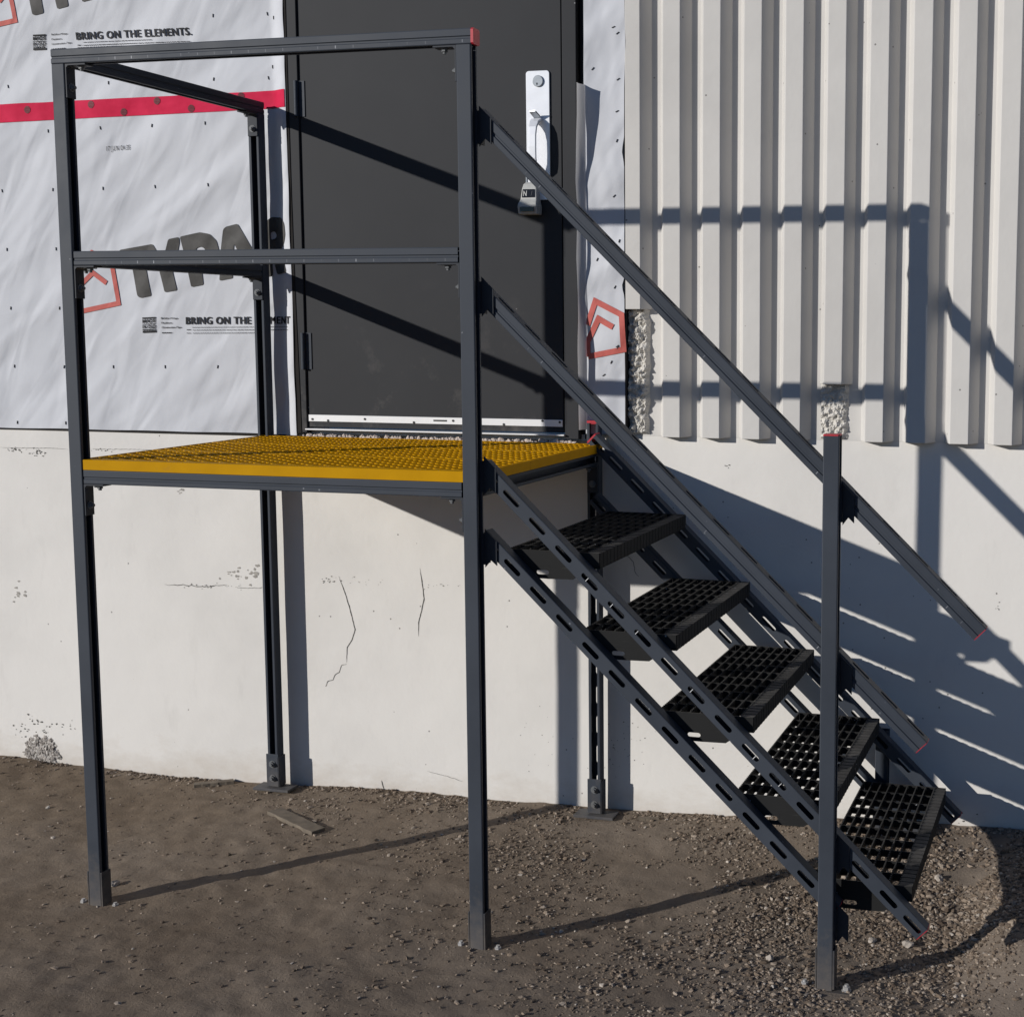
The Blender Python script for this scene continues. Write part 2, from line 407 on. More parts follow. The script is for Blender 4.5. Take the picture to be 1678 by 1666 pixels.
def cap_on(o, p, d, zdir, s=S, thick=.006):
    mb = MB(); h = s/2 + .0004
    mb.prism([(-h+.004, -h), (h-.004, -h), (h, -h+.004), (h, h-.004), (h-.004, h), (-h+.004, h), (-h, h-.004), (-h, -h+.004)], 0, thick, 'x')
    mb.box(-.004, 0, -h*.82, h*.82, -h*.80, h*.80)
    return obj('end_cap', mb, M['cap'], o, frame(p, d, zdir))
def bolt_on(o, p, axis, r=.0095, h=.008, material='bolt'):
    """washer, hexagon head and thread stub, standing along axis"""
    mb = MB()
    mb.cyl((0, 0), r*1.35, (0, .002), 'z', 14)
    mb.cyl((0, 0), r, (.002, .002+h), 'z', 6)
    mb.cyl((0, 0), r*.55, (.002+h, .002+h+.006), 'z', 10)
    ax = Vector(axis); side = Vector((0, 0, 1)) if abs(ax.z) < .7 else Vector((1, 0, 0))
    return obj('bolt', mb, M[material], o, frame(p, side, axis))

# ================================================================== SETTING
# ---- ground
def base_z(x, y):
    xs = [-60, -1.3, -.9, -.445, .27, .63, 1.34, 1.85, 2.5, 2.9, 3.6, 60]
    zs = [-1.38, -1.385, -1.393, -1.408, -1.386, -1.378, -1.374, -1.353, -1.316, -1.312, -1.30, -1.30]
    zw = np.interp(x, xs, zs)
    zf = np.interp(x, [-60, 0, 1.34, 2.0, 2.45, 2.75, 60], [-1.448, -1.444, -1.436, -1.434, -1.436, -1.440, -1.440])
    t = np.clip(y/YW, 0, 1); t = t**np.interp(x, [-1, .3, 1.0, 2.0, 2.6], [1.0, 1.0, 1.25, 2.4, 3.0])
    z = zf*(1-t) + zw*t
    z -= np.clip(-y, 0, 3)*.010
    # bank of spoil that rises beyond the foot of the stair
    a = np.clip((x-2.70)/.27, 0, 1); b = np.clip((y+.05)/.45, 0, 1); k = a*a*(3-2*a)*b*b*(3-2*b)
    z = z*(1-k) + max(z, -1.312)*k
    z += .014*np.exp(-(((x-2.55)/.30)**2 + ((y-.80)/.22)**2))
    return z
def fbm(x, y, s, o=4):
    return noise.fractal(Vector((x*s, y*s, 3.1)), 1.0, 2.1, o)
def ground_z(x, y):
    z = float(base_z(x, y))
    near = 1.0 if -3 < x < 5 and -2.2 < y < 1.3 else 0.2
    flat = min([((x-a)**2 + (y-b)**2)**.5 for a, b in ((.02, .02), (1.35, .02), (2.43, -.02), (.02, 1.07), (1.35, 1.07))])
    k = min(1.0, flat/.18)
    return z + near*k*(.011*fbm(x, y, 2.2, 3) + .0045*fbm(x+9, y, 14, 3))
def spaced(lo, a, b, hi, n, m):
    out = list(np.linspace(a, b, n)); st = (b-a)/n
    v, d = a, st
    left = []
    while v > lo: d *= 1.5; v -= d; left.append(max(v, lo))
    v, d = b, st; right = []
    while v < hi: d *= 1.5; v += d; right.append(min(v, hi))
    return left[::-1] + out + right
gx = spaced(-120, -1.7, 3.7, 120, 300, 0); gy = spaced(-160, -1.1, 1.16, 3, 190, 0)
gv = [(x, y, ground_z(x, y)) for y in gy for x in gx]; nx = len(gx)
gf = [(j*nx+i, j*nx+i+1, (j+1)*nx+i+1, (j+1)*nx+i) for j in range(len(gy)-1) for i in range(nx-1)]
g = MB(); g.v = gv; g.f = gf
tag(obj('ground', g, M['dirt'], smooth=True), kind='structure')

# ---- pebble generator
t_ = (1+5**.5)/2
ICO = np.array([(-1,t_,0),(1,t_,0),(-1,-t_,0),(1,-t_,0),(0,-1,t_),(0,1,t_),(0,-1,-t_),(0,1,-t_),(t_,0,-1),(t_,0,1),(-t_,0,-1),(-t_,0,1)])/1.902
ICF = [(0,11,5),(0,5,1),(0,1,7),(0,7,10),(0,10,11),(1,5,9),(5,11,4),(11,10,2),(10,7,6),(7,1,8),(3,9,4),(3,4,2),(3,2,6),(3,6,8),(3,8,9),(4,9,5),(2,4,11),(6,2,10),(8,6,7),(9,8,1)]
def pebble(c, r, flat=.65, elong=1.5):
    v = ICO*(1+.28*rng.standard_normal((12, 1)).clip(-1.4, 1.4))
    v = v*np.array([r*rng.uniform(1, elong), r, r*rng.uniform(flat*.7, flat*1.2)])
    a = rng.uniform(0, 6.283); tl = rng.uniform(-.4, .4)
    Rz = np.array([[math.cos(a), -math.sin(a), 0], [math.sin(a), math.cos(a), 0], [0, 0, 1]])
    Rx = np.array([[1, 0, 0], [0, math.cos(tl), -math.sin(tl)], [0, math.sin(tl), math.cos(tl)]])
    return (v @ Rx.T @ Rz.T) + np.array(c)
def density(x, y):
    d = .018
    d += 1.15*math.exp(-(((x-2.55)/.55)**2 + ((y-.55)/.45)**2))            # heap by the stair foot
    d += .80*math.exp(-(((x-2.35)/.55)**2 + ((y+.05)/.36)**2))
    d += 2.2*math.exp(-(((x-2.68)/.24)**2 + ((y-.72)/.34)**2))
    d += .55*math.exp(-(((x-1.55)/.75)**2 + ((y-.75)/.33)**2))             # along the wall under the stair
    d += .45*math.exp(-(((x-.55)/.6)**2 + ((y-.98)/.12)**2))
    d += .10*math.exp(-(((x-1.7)/.6)**2 + ((y+.2)/.45)**2))
    n = .5+.5*noise.noise(Vector((x*3.1, y*3.1, 1.7))) + .35*noise.noise(Vector((x*9, y*9, 4)))
    return d*max(0.0, n*1.9-.42)
gm = MB(); cnt = 0
while cnt < 24000:
    x = rng.uniform(-1.2, 3.35); y = rng.uniform(-.85, YW-.012)
    if rng.random() > density(x, y): continue
    if min(abs(x-a)+abs(y-b) for a, b in ((.02, .02), (1.35, .02), (2.43, -.02))) < .045: continue
    r = min(.0085, .0012 + .0014*rng.gamma(1.5))
    if x > 2.5 and y > .35: r *= 1.25
    c = pebble((x, y, ground_z(x, y)+r*.22), r)
    gm.add(c.tolist(), ICF); cnt += 1
for _ in range(1500):                                                      # fine chips strewn over the hard pan
    x = rng.uniform(-1.2, 3.2); y = rng.uniform(-.85, YW-.02); r = rng.uniform(.0016, .0042)
    gm.add(pebble((x, y, ground_z(x, y)+r*.3), r, .5, 2.4).tolist(), ICF)
for _ in range(1500):                                                      # crumbs gathered along the wall foot
    x = rng.uniform(-1.3, 3.0); y = YW - .006 - abs(rng.normal())*.030; r = rng.uniform(.002, .0065)
    if noise.noise(Vector((x*4, 2, 1))) < -.1: continue
    gm.add(pebble((x, y, ground_z(x, y)+r*.3), r, .6, 1.8).tolist(), ICF)
tag(obj('gravel', gm, M['gravel']), kind='stuff')

# ---- loose stones and wood that lie on the soil one by one
def stone(x, y, r, label):
    bm = bmesh.new(); bmesh.ops.create_icosphere(bm, subdivisions=2, radius=1)
    sx, sy, sz = rng.uniform(.9, 1.35), rng.uniform(.75, 1.0), rng.uniform(.6, .85); off = rng.uniform(0, 50)
    for q in bm.verts:
        n = q.co.normalized(); k = 1 + .42*noise.noise(n*1.7+Vector((off, 0, 0))) + .20*noise.noise(n*4+Vector((0, off, 0)))
        q.co = Vector((n.x*sx, n.y*sy, n.z*sz))*k*r
    me = bpy.data.meshes.new('stone'); bm.to_mesh(me); bm.free()
    o = obj('stone', me, M['stone'], None, Matrix.Translation((x, y, ground_z(x, y)+r*.45)) @ Matrix.Rotation(off, 4, 'Z'))
    return tag(o, label, 'stone', 'pale stones lying loose on the dirt')
def lev(u, v):
    p = on_level(u, v, -1.42)
    for _ in range(4): p = on_level(u, v, ground_z(p.x, p.y))
    return p.x, p.y
stone(*lev(1320, 1446), .021, 'largest pale stone, on the gravel heap right of the lowest tread')
stone(*lev(1487, 1550), .014, 'pale pointed stone on the gravel just below the near stringer end')
stone(*lev(1429, 1543), .013, 'small pale stone on the gravel between short rail post and stringer end')
stone(*lev(189, 1450), .014, 'white stone with a long shadow just behind the front left post')
stone(*lev(1262, 1572), .012, 'pale stone on the gravel to the left of the short rail post')
stone(*lev(1538, 1445), .016, 'brownish stone on the gravel heap beside the lowest tread')

def plank(u0, v0, u1, v1, w, t, label):
    a = Vector((*lev(u0, v0), 0)); b_ = Vector((*lev(u1, v1), 0)); d = b_-a; L = d.length
    mb = MB(); n = 12; up_, lo_ = [], []
    for k in range(n+1):
        up_.append((L*k/n + .004*math.sin(k*5.1), w/2*(1+.07*math.sin(k*2.3)))); lo_.append((L*k/n + .004*math.sin(k*3.7), -w/2*(1+.06*math.cos(k*1.9))))
    mb.prism(lo_ + up_[::-1], -.006, t, 'z')
    za = ground_z(a.x, a.y); zb = ground_z(b_.x, b_.y)
    Mx = frame((a.x, a.y, za+.001), (d.x, d.y, zb-za), (0, 0, 1))
    return tag(obj('wood_offcut', mb, M['wood'], None, Mx, bevel=.002), label, 'wood scrap')
plank(450, 1330, 522, 1364, .060, .010, 'flat weathered board half sunk in the dirt left of the middle post')
plank(318, 1289, 384, 1282, .030, .012, 'thin grey lath lying against the wall foot left of the back post')
plank(1045, 1342, 1080, 1342, .022, .006, 'small splinter of pale wood by the back right post foot')

# ================================================================== BUILDING
bld = tag(empty('building', (.7, YW, -1.40)), 'off white concrete building with fluted right half, white building wrap and a grey steel door', 'building')
w = MB()
x0, x1 = -7.0, 9.0
# lower wall as a finely gridded face with a real thickness behind it
def plate_grid(mb, xs, zs, yf):
    nx_ = len(xs); v = [(x, yf(x, z), z) for z in zs for x in xs]
    f = [(j*nx_+i, j*nx_+i+1, (j+1)*nx_+i+1, (j+1)*nx_+i) for j in range(len(zs)-1) for i in range(nx_-1)]
    mb.add(v, f)
def wall_y(x, z):
    return YW + .0022*noise.noise(Vector((x*1.7, z*1.7, 5))) + .0008*noise.noise(Vector((x*7, z*7, 9)))
plate_grid(w, np.linspace(-2, 4, 200), np.linspace(-1.75, .026, 60), wall_y)
w.box(-7, -2, YW, YW+.25, -1.75, .026); w.box(4, 9, YW, YW+.25, -1.75, .026)
w.box(-2, 4, YW+.012, YW+.25, -1.75, .024)
obj('foundation_wall', w, M['wall'], bld, smooth=False)
w = MB()
w.box(1.452, 9, YW, YW+.25, .0262, 3.4)
w.box(-7, .108, YW+.004, YW+.25, .0262, 3.4)
w.box(1.334, 1.4588, YW-.032, YW+.25, .0262, 3.4)
w.box(.1082, 1.3338, YW-.024, YW+.25, 2.54, 3.4)
obj('upper_wall', w, M['rib'], bld)

# flutes: one object per rib
RD = .048; PITCH = .1447
def rib_poly(xf):        # xf = left edge of the rib's flat front
    return [(xf-.021, YW+.001), (xf, YW-RD), (xf+.062, YW-RD), (xf+.093, YW+.001)]
def rib(xf, zb, zt=3.4):
    mb = MB(); poly = rib_poly(xf)
    n = 14; zs = np.linspace(zb, zt, n+1)
    for k in range(n):
        v = []
        for z in (zs[k], zs[k+1]):
            dx = .0012*noise.noise(Vector((xf*3, z*1.3, 2))); v += [(p[0]+dx, p[1]+dx*.6, z) for p in poly]
        f = [(0, 1, 5, 4), (1, 2, 6, 5), (2, 3, 7, 6)]
        if k == 0: f.append((3, 2, 1, 0))
        if k == n-1: f.append((4, 5, 6, 7))
        mb.add(v, f)
    return mb
k0 = 0
RX0 = 1.6005
for k in range(-1, 26):
    xf = RX0 + PITCH*k
    zb = .0265
    if k == -1: zb = .478
    if k == 4: zb = .222
    mb = rib(xf if k >= 0 else 1.4545, zb)
    if k == -1:          # first rib has no left flank: it is cut square beside the wrap
        mb = MB(); mb.prism([(1.4624, YW+.001), (1.4624, YW-RD), (1.517, YW-RD), (1.548, YW+.001)], zb, 3.4, 'z')
    o = obj('rib', mb, M['rib'], bld, bevel=.002)

# places where a rib has been knocked off
def lumps(name, region, n, rr, material, yb, label=None, parent=bld):
    mb = MB()
    xa, xb, za, zb = region
    for _ in range(n):
        x = rng.uniform(xa, xb); z = rng.uniform(za, zb); r = rng.uniform(*rr)
        y = yb(x, z)
        v = ICO*(1+.25*rng.standard_normal((12, 1)).clip(-1.3, 1.3))*r*np.array([rng.uniform(.8, 1.2), .8, rng.uniform(.8, 1.3)])
        mb.add((v+np.array([x, y, z])).tolist(), ICF)
    o = tag(obj(name, mb, material, parent), kind='stuff')
    if label: o['label'] = label
    return o
def edge_noise(z, s, a): return a*noise.noise(Vector((z*s, 3.3, 8.1)))
def rough_face(name, region, base, amp, material, scale, parent=bld):
    xa, xb, za, zb = region; mb = MB()
    xs = np.linspace(0, 1, 34); zs = np.linspace(za, zb, max(12, int((zb-za)/.0035)))
    v = []
    for z in zs:
        for q in xs:
            l = xa + edge_noise(z, 26, .003); r = xb + edge_noise(z+7, 24, .008)
            x = l + (r-l)*q
            n = noise.fractal(Vector((x*scale, z*scale, 2.2)), .7, 2.0, 5)
            d = noise.voronoi(Vector((x*scale*1.5, z*scale*1.5, .4)))[0][0]
            env = min(1, 40*q+.3, 6*(1-q), (z-za)/.012, (zb-z)/.006); env = max(0, env)
            y = YW + .004 - env*(base + amp*(n - .9*d + .35))
            v.append((x, y, z))
    nx_ = len(xs)
    f = [(j*nx_+i, j*nx_+i+1, (j+1)*nx_+i+1, (j+1)*nx_+i) for j in range(len(zs)-1) for i in range(nx_-1)]
    mb.add(v, f); return obj(name, mb, material, parent)
o = rough_face('broken_concrete', (1.4624, 1.541, .030, .486), .026, .014, M['broken'], 46); o['label'] = 'rough concrete where the first rib is knocked off'
o = rough_face('broken_concrete', (RX0+4*PITCH-.018, RX0+4*PITCH+.084, .028, .229), .020, .012, M['broken'], 46); o['label'] = 'rough concrete where a rib foot is knocked off behind the short post'
lumps('aggregate_patch', (-1.21, -1.015, -1.40, -1.265), 900, (.004, .010), M['aggregate'], lambda x, z: YW-.001 + .022*max(0, ((x+1.11)/.088)**2+((z+1.375)/.095)**2-.65+.5*noise.noise(Vector((x*40, z*40, 0)))), 'spalled patch of grey aggregate at the wall foot, far left')
lumps('threshold_rubble', (.17, 1.27, -.016, .000), 650, (.005, .011), M['sill_rubble'], lambda x, z: YW-.034-.012*rng.random(), 'crumbled pinkish concrete under the door sill')

# cracks and flaked paint on the lower wall: thin dark relief
def crack(pts, w0, material='crack', jag=.0012, name='crack'):
    mb = MB(); P = [on_wall(*q) for q in pts]; Q = []
    for a, b_ in zip(P, P[1:]):
        n = max(2, int((b_-a).length/.006))
        Q += [a + (b_-a)*(i/n) for i in range(n)]
    Q.append(P[-1]); v = []; f = []
    for i, q in enumerate(Q):
        d = (Q[min(i+1, len(Q)-1)] - Q[max(i-1, 0)]); d.normalize()
        nrm = Vector((-d.z, 0, d.x)); e = min(1, 4*i/len(Q)+.25, 4*(1-i/len(Q))+.2)
        ww = w0*e*(.6+.8*abs(noise.noise(Vector((i*.7, w0*900, 0)))))
        j = jag*noise.noise(Vector((i*.45, 7, w0*300)))
        c = q + nrm*j
        y = wall_y(c.x, c.z) - .0012
        v += [(c.x+nrm.x*ww, y, c.z+nrm.z*ww), (c.x-nrm.x*ww, y, c.z-nrm.z*ww)]
        if i: f.append((2*i-2, 2*i-1, 2*i+1, 2*i))
    mb.add(v, f); return obj(name, mb, M[material], bld)
crack([(555, 944), (565, 970), (574, 1000), (582, 1031), (577, 1048), (569, 1060), (568, 1085)], .0019)
crack([(568, 1087), (560, 1090), (556, 1101), (549, 1106), (546, 1113), (538, 1116), (533, 1124)], .0014, jag=.003)
crack([(688, 931), (692, 955), (695, 980), (691, 1000), (686, 1020), (686, 1042)], .0019)
crack([(270, 958), (300, 958), (330, 961), (345, 960), (372, 958)], .0016, jag=.004)
crack([(385, 962), (400, 963), (432, 963)], .0012, jag=.003)
crack([(0, 733), (40, 734), (80, 734), (112, 736)], .0010, jag=.002)
crack([(150, 735), (180, 736), (220, 736), (262, 738)], .0008, jag=.002)
crack([(700, 1263), (735, 1272), (758, 1280)], .0009, jag=.002)
crack([(625, 1278), (627, 1285), (629, 1291)], .0022)
crack([(1015, 905), (1030, 912), (1038, 920), (1040, 935), (1046, 945)], .0013, jag=.003)
def flakes(cx, cy, sx, sy, n, rr, name='paint_chip', material='flake'):
    mb = MB()
    for _ in range(n):
        p_ = on_wall(cx+rng.normal()*sx, cy+rng.normal()*sy); r = rng.uniform(*rr); k = 7
        pts = [(p_.x+r*rng.uniform(.4, 1.3)*math.cos(6.283*i/k), p_.z+r*.6*rng.uniform(.4, 1.3)*math.sin(6.283*i/k)) for i in range(k)]
        y = wall_y(p_.x, p_.z) - .0010
        mb.add([(a, y, c_) for a, c_ in pts], [tuple(range(k))])
    o = obj(name, mb, M[material], bld); return tag(o, kind='stuff')
flakes(24, 737, 6, 2, 14, (.002, .006), material='crack'); flakes(58, 741, 9, 4, 22, (.002, .006), material='crack')
flakes(172, 737, 22, 1.2, 16, (.0015, .0035), material='crack')
flakes(392, 940, 14, 4, 14, (.003, .009)); flakes(415, 938, 8, 8, 10, (.005, .012))
flakes(345, 960, 26, 2, 26, (.0015, .004), material='crack')
flakes(540, 950, 9, 3, 20, (.0015, .0045), material='crack'); flakes(600, 953, 20, 3, 12, (.0015, .004))
flakes(715, 958, 22, 3, 12, (.0015, .004), material='crack')
flakes(60, 1190, 22, 9, 46, (.002, .007), material='crack'); flakes(28, 970, 8, 10, 10, (.004, .012))
flakes(115, 1188, 3, 6, 6, (.002, .005)); flakes(296, 804, 3, 3, 8, (.003, .006))
flakes(1020, 1220, 24, 30, 34, (.0012, .0032), material='crack'); flakes(880, 1220, 22, 40, 14, (.001, .003), material='crack')
flakes(1575, 1340, 12, 8, 8, (.002, .006), material='crack'); flakes(1193, 765, 3, 3, 5, (.002, .005), material='crack')
flakes(1634, 995, 4, 3, 5, (.002, .004), material='crack')

# ---- building wrap
def xr_edge(z): return .131 + .007*max(0, min(1, (1.2-z)/1.2)) + .004*noise.noise(Vector((z*6, 4, 0)))
def wrap_y(x, z):
    a = (x*.74 - z*.67); c_ = (x*.67+z*.74)
    k = max(0.0, min(1.0, (x - xr_edge(z) + .075)/.075)); k = k*k*(3-2*k)
    return YW - .0085 - k*(.031 + .004*noise.noise(Vector((z*7, 2, 2)))) + .0030*noise.noise(Vector((a*7.0, c_*2.0, 1.5))) + .0014*noise.noise(Vector((a*16, c_*6, 8)))
w = MB()
zbot = lambda x: .000 + .006*noise.noise(Vector((x*3, 0, 2)))
nu, nv = 170, 150; vv = []
for j in range(nv+1):
    for i in range(nu+1):
        t = (1-(1-i/nu)**1.6); q = j/nv
        z = 0 + q*2.6; xe = xr_edge(z); x = -2.6 + t*(xe+2.6); z = zbot(x)*(1-q) + q*2.6
        y = wrap_y(x, z)
        vv.append((x, y, z))
w.add(vv, [(j*(nu+1)+i, j*(nu+1)+i+1, (j+1)*(nu+1)+i+1, (j+1)*(nu+1)+i) for j in range(nv) for i in range(nu)])
w.box(-7, -2.6, YW-.008, YW, 0, 2.6)
wrap = obj('wrap_sheet', w, M['wrap'], bld, smooth=True)
w = MB(); w.box(-7, .07, YW-.0052, YW-.0005, -.0085, .012); obj('wrap_bottom_shade', w, M['dark_inner'], bld)  # dark strip painted for the gap and the wrap overhang's shadow below it

def wrap2_y(x, z):
    return YW - .012 + .004*noise.noise(Vector((x*12, z*4.0, 6.5))) + .0022*noise.noise(Vector((x*25, z*14, 1)))
w = MB(); vv = []; nu, nv = 26, 150
for j in range(nv+1):
    z = .035 + (2.6-.035)*j/nv
    tear = .010*max(0, 1-abs(z-.56)/.035) + .008*max(0, 1-abs(z-1.03)/.05) - .006*max(0, 1-abs(z-1.4)/.2)
    xl, xr = 1.296, 1.4435 - tear + .0015*noise.noise(Vector((z*8, 2, 2)))
    for i in range(nu+1):
        x = xl + (xr-xl)*i/nu
        vv.append((x, wrap2_y(x, z), z))
w.add(vv, [(j*(nu+1)+i, j*(nu+1)+i+1, (j+1)*(nu+1)+i+1, (j+1)*(nu+1)+i) for j in range(nv) for i in range(nu)])
wrap2 = obj('wrap_strip', w, M['wrap'], bld, STRIP_AT, smooth=True); wrap2['label'] = 'narrow strip of wrap between door frame and flutes'
# the loose edge that stands away from the wall
ctl = [(1.262, 1.291, .058), (1.15, 1.289, .056), (1.03, 1.281, .042), (.93, 1.273, .027), (.82, 1.280, .031), (.66, 1.277, .036), (.53, 1.275, .019), (.42, 1.280, .032), (.33, 1.283, .047), (.20, 1.284, .044), (.05, 1.283, .040)]
zc = [c_[0] for c_ in ctl][::-1]; xc = [c_[1] for c_ in ctl][::-1]; dc = [c_[2] for c_ in ctl][::-1]
w = MB(); vv = []; nv = 90; nu = 8
for j in range(nv+1):
    z = .05 + 1.212*j/nv; X = np.interp(z, zc, xc); d = np.interp(z, zc, dc)
    for i in range(nu+1):
        t = i/nu; x = 1.3015 + (X-1.3015)*t - .006*math.sin(t*math.pi); y = YW-.013 - d*t + .003*noise.noise(Vector((t*3, z*9, 4)))
        vv.append((x, y, z))
w.add(vv, [(j*(nu+1)+i, j*(nu+1)+i+1, (j+1)*(nu+1)+i+1, (j+1)*(nu+1)+i) for j in range(nv) for i in range(nu)])
fl = obj('wrap_flap', w, M['wrap_thin'], wrap2, STRIP_AT, smooth=True)
w = MB(); w.box(1.4590, 1.4622, YW-.046, YW+.003, .03, 3.4); obj('joint_gap', w, M['dark_inner'], bld)

# ---- printing on the wrap
def skin_obj(name, bm, material, parent, ysurf, lift, Mx=None):
    """flat print in x-z, cut fine and laid on the rippled sheet"""
    bmesh.ops.triangulate(bm, faces=bm.faces)
    for _ in range(5):
        long = [e for e in bm.edges if e.calc_length() > .03]
        if not long: break
        bmesh.ops.subdivide_edges(bm, edges=long, cuts=1)
        bmesh.ops.triangulate(bm, faces=[f for f in bm.faces if len(f.verts) > 3])
    for q in bm.verts: q.co.y = ysurf(q.co.x, q.co.z) - lift
    bmesh.ops.recalc_face_normals(bm, faces=bm.faces)
    me = bpy.data.meshes.new(name); bm.to_mesh(me); bm.free()
    return obj(name, me, material, parent, Mx)
from mathutils.geometry import tessellate_polygon
def poly_bm(polys):
    """polys: lists of loops (outer, holes...) in x-z"""
    bm = bmesh.new()
    for loops in polys:
        L3 = [[Vector((p_[0], p_[1], 0)) for p_ in lp] for lp in loops]
        flat = [p_ for lp in L3 for p_ in lp]
        vs = [bm.verts.new((p_.x, 0, p_.y)) for p_ in flat]
        for t in tessellate_polygon(L3):
            try: bm.faces.new([vs[i] for i in t])
            except ValueError: pass
    return bm
def wp(pts, f, ox, oy, y=YW-.0085):
    out = []
    for a, c_ in pts:
        p_ = on_wall(ox + a/f, oy + c_/f, y); out.append((p_.x, p_.z))
    return out
def rounded(pts, r, n=3):
    out = []; N = len(pts)
    for i in range(N):
        p0, p1, p2 = Vector(pts[i-1]), Vector(pts[i]), Vector(pts[(i+1) % N])
        a = min(r, (p0-p1).length*.4); b_ = min(r, (p2-p1).length*.4)
        A = p1+(p0-p1).normalized()*a; B = p1+(p2-p1).normalized()*b_
        for k in range(n+1):
            t = k/n; q = A*(1-t)**2 + p1*2*t*(1-t) + B*t*t; out.append((q.x, q.y))
    return out
letters_a = [
    [[(335, 308), (575, 265), (615, 330), (512, 352), (568, 640), (490, 656), (468, 640), (415, 366), (350, 378)]],
    [[(600, 335), (668, 320), (690, 230), (768, 214), (772, 252), (762, 312), (722, 462), (755, 600), (665, 615), (628, 462)]],
    [[(774, 212), (920, 180), (988, 192), (1036, 240), (1055, 310), (1040, 368), (990, 400), (925, 412), (943, 560), (855, 577), (800, 310)], [(890, 297), (925, 283), (957, 300), (948, 325), (896, 334)]],
    [[(1085, 160), (1105, 140), (1190, 118), (1335, 360), (1378, 478), (1296, 496), (1272, 444), (1150, 468), (1158, 512), (1060, 531), (1068, 300)], [(1165, 262), (1200, 330), (1160, 338)]],
    [[(1398, 100), (1440, 70), (1520, 76), (1552, 120), (1562, 200), (1548, 262), (1516, 300), (1566, 470), (1478, 486), (1444, 330), (1450, 494), (1392, 505)], [(1432, 182), (1462, 172), (1478, 200), (1470, 226), (1434, 236)]],
]
letters_b = [
    [[(232, -60), (330, -70), (340, 20), (356, 108), (285, 127), (264, 118), (244, 20)]],
    [[(440, -60), (538, -70), (548, 12), (556, 53), (466, 77), (450, 12)]],
    [[(655, -60), (760, -75), (756, -2), (668, 20)]],
]
clip_x = .124
def clipx(lp): return [(min(a, clip_x), c_) for a, c_ in lp]
def print_letters(sets, f, ox, oy):
    polys = []
    for let in sets:
        loops = [clipx(rounded(wp(lp, f, ox, oy), .008)) for lp in let]
        polys.append(loops)
    return polys
for sets, f, ox, oy in ((letters_a, 4.416, 120, 340), (letters_b, 4.935, 0, 0)):
    polys = print_letters(sets, f, ox, oy)
    for lp in polys:
        skin_obj('logo_letter', poly_bm([lp]), M['ink_grey'], wrap, wrap_y, .0026)
def stroke(pts, wd, closed=False):
    """mitred band along a polyline in x-z"""
    P = [Vector(p_) for p_ in pts]; out = []
    L, Rr = [], []
    for i, p_ in enumerate(P):
        d0 = (p_-P[i-1]).normalized() if i else (P[1]-p_).normalized()
        d1 = (P[i+1]-p_).normalized() if i < len(P)-1 else d0
        n0 = Vector((-d0.y, d0.x)); n1 = Vector((-d1.y, d1.x)); m_ = (n0+n1).normalized(); k = wd/2/max(.45, m_.dot(n0))
        L.append(p_+m_*k); Rr.append(p_-m_*k)
    return [[(q.x, q.y) for q in L] + [(q.x, q.y) for q in Rr[::-1]]]
def stroke_bm(pts, wd):
    lp = stroke(pts, wd)[0]; n = len(lp)//2; bm = bmesh.new()
    vs = [bm.verts.new((a, 0, c_)) for a, c_ in lp]
    for i in range(n-1): bm.faces.new((vs[i], vs[i+1], vs[2*n-2-i], vs[2*n-1-i]))
    return bm
house1 = [on_wall(u, v, YW-.0085) for u, v in ((112, 462), (151, 414), (183, 430), (195, 497), (130, 511), (124, 476), (153, 447), (175, 464))]
house1 = [(q.x, q.z) for q in house1]
skin_obj('house_emblem', stroke_bm(house1, .019), M['ink_red'], wrap, wrap_y, .0026)
house0 = [on_wall(u, v, YW-.0085) for u, v in ((-18, -35), (17, -10), (25.5, 34), (-30, 47), (-40, 10), (-12, -15), (4, 3))]
house0 = [(q.x, q.z) for q in house0]
skin_obj('house_emblem', stroke_bm(house0, .019), M['ink_red'], wrap, wrap_y, .0026)
house2 = [on_wall(900+a/5.555, 420+c_/5.555, YW-.014) for a, c_ in ((250, 620), (412, 405), (650, 528), (668, 842), (345, 905))]
house2 = [(max(q.x, 1.304), q.z) for q in house2]
skin_obj('house_emblem', stroke_bm(house2, .0205), M['ink_red'], wrap2, wrap2_y, .0025, STRIP_AT)
house3 = [on_wall(900+a/5.555, 420+c_/5.555, YW-.014) for a, c_ in ((345, 905), (300, 770), (440, 563), (572, 640))]
house3 = [(max(q.x, 1.304), q.z) for q in house3]
skin_obj('house_emblem', stroke_bm(house3, .0205), M['ink_red'], wrap2, wrap2_y, .0027, STRIP_AT)

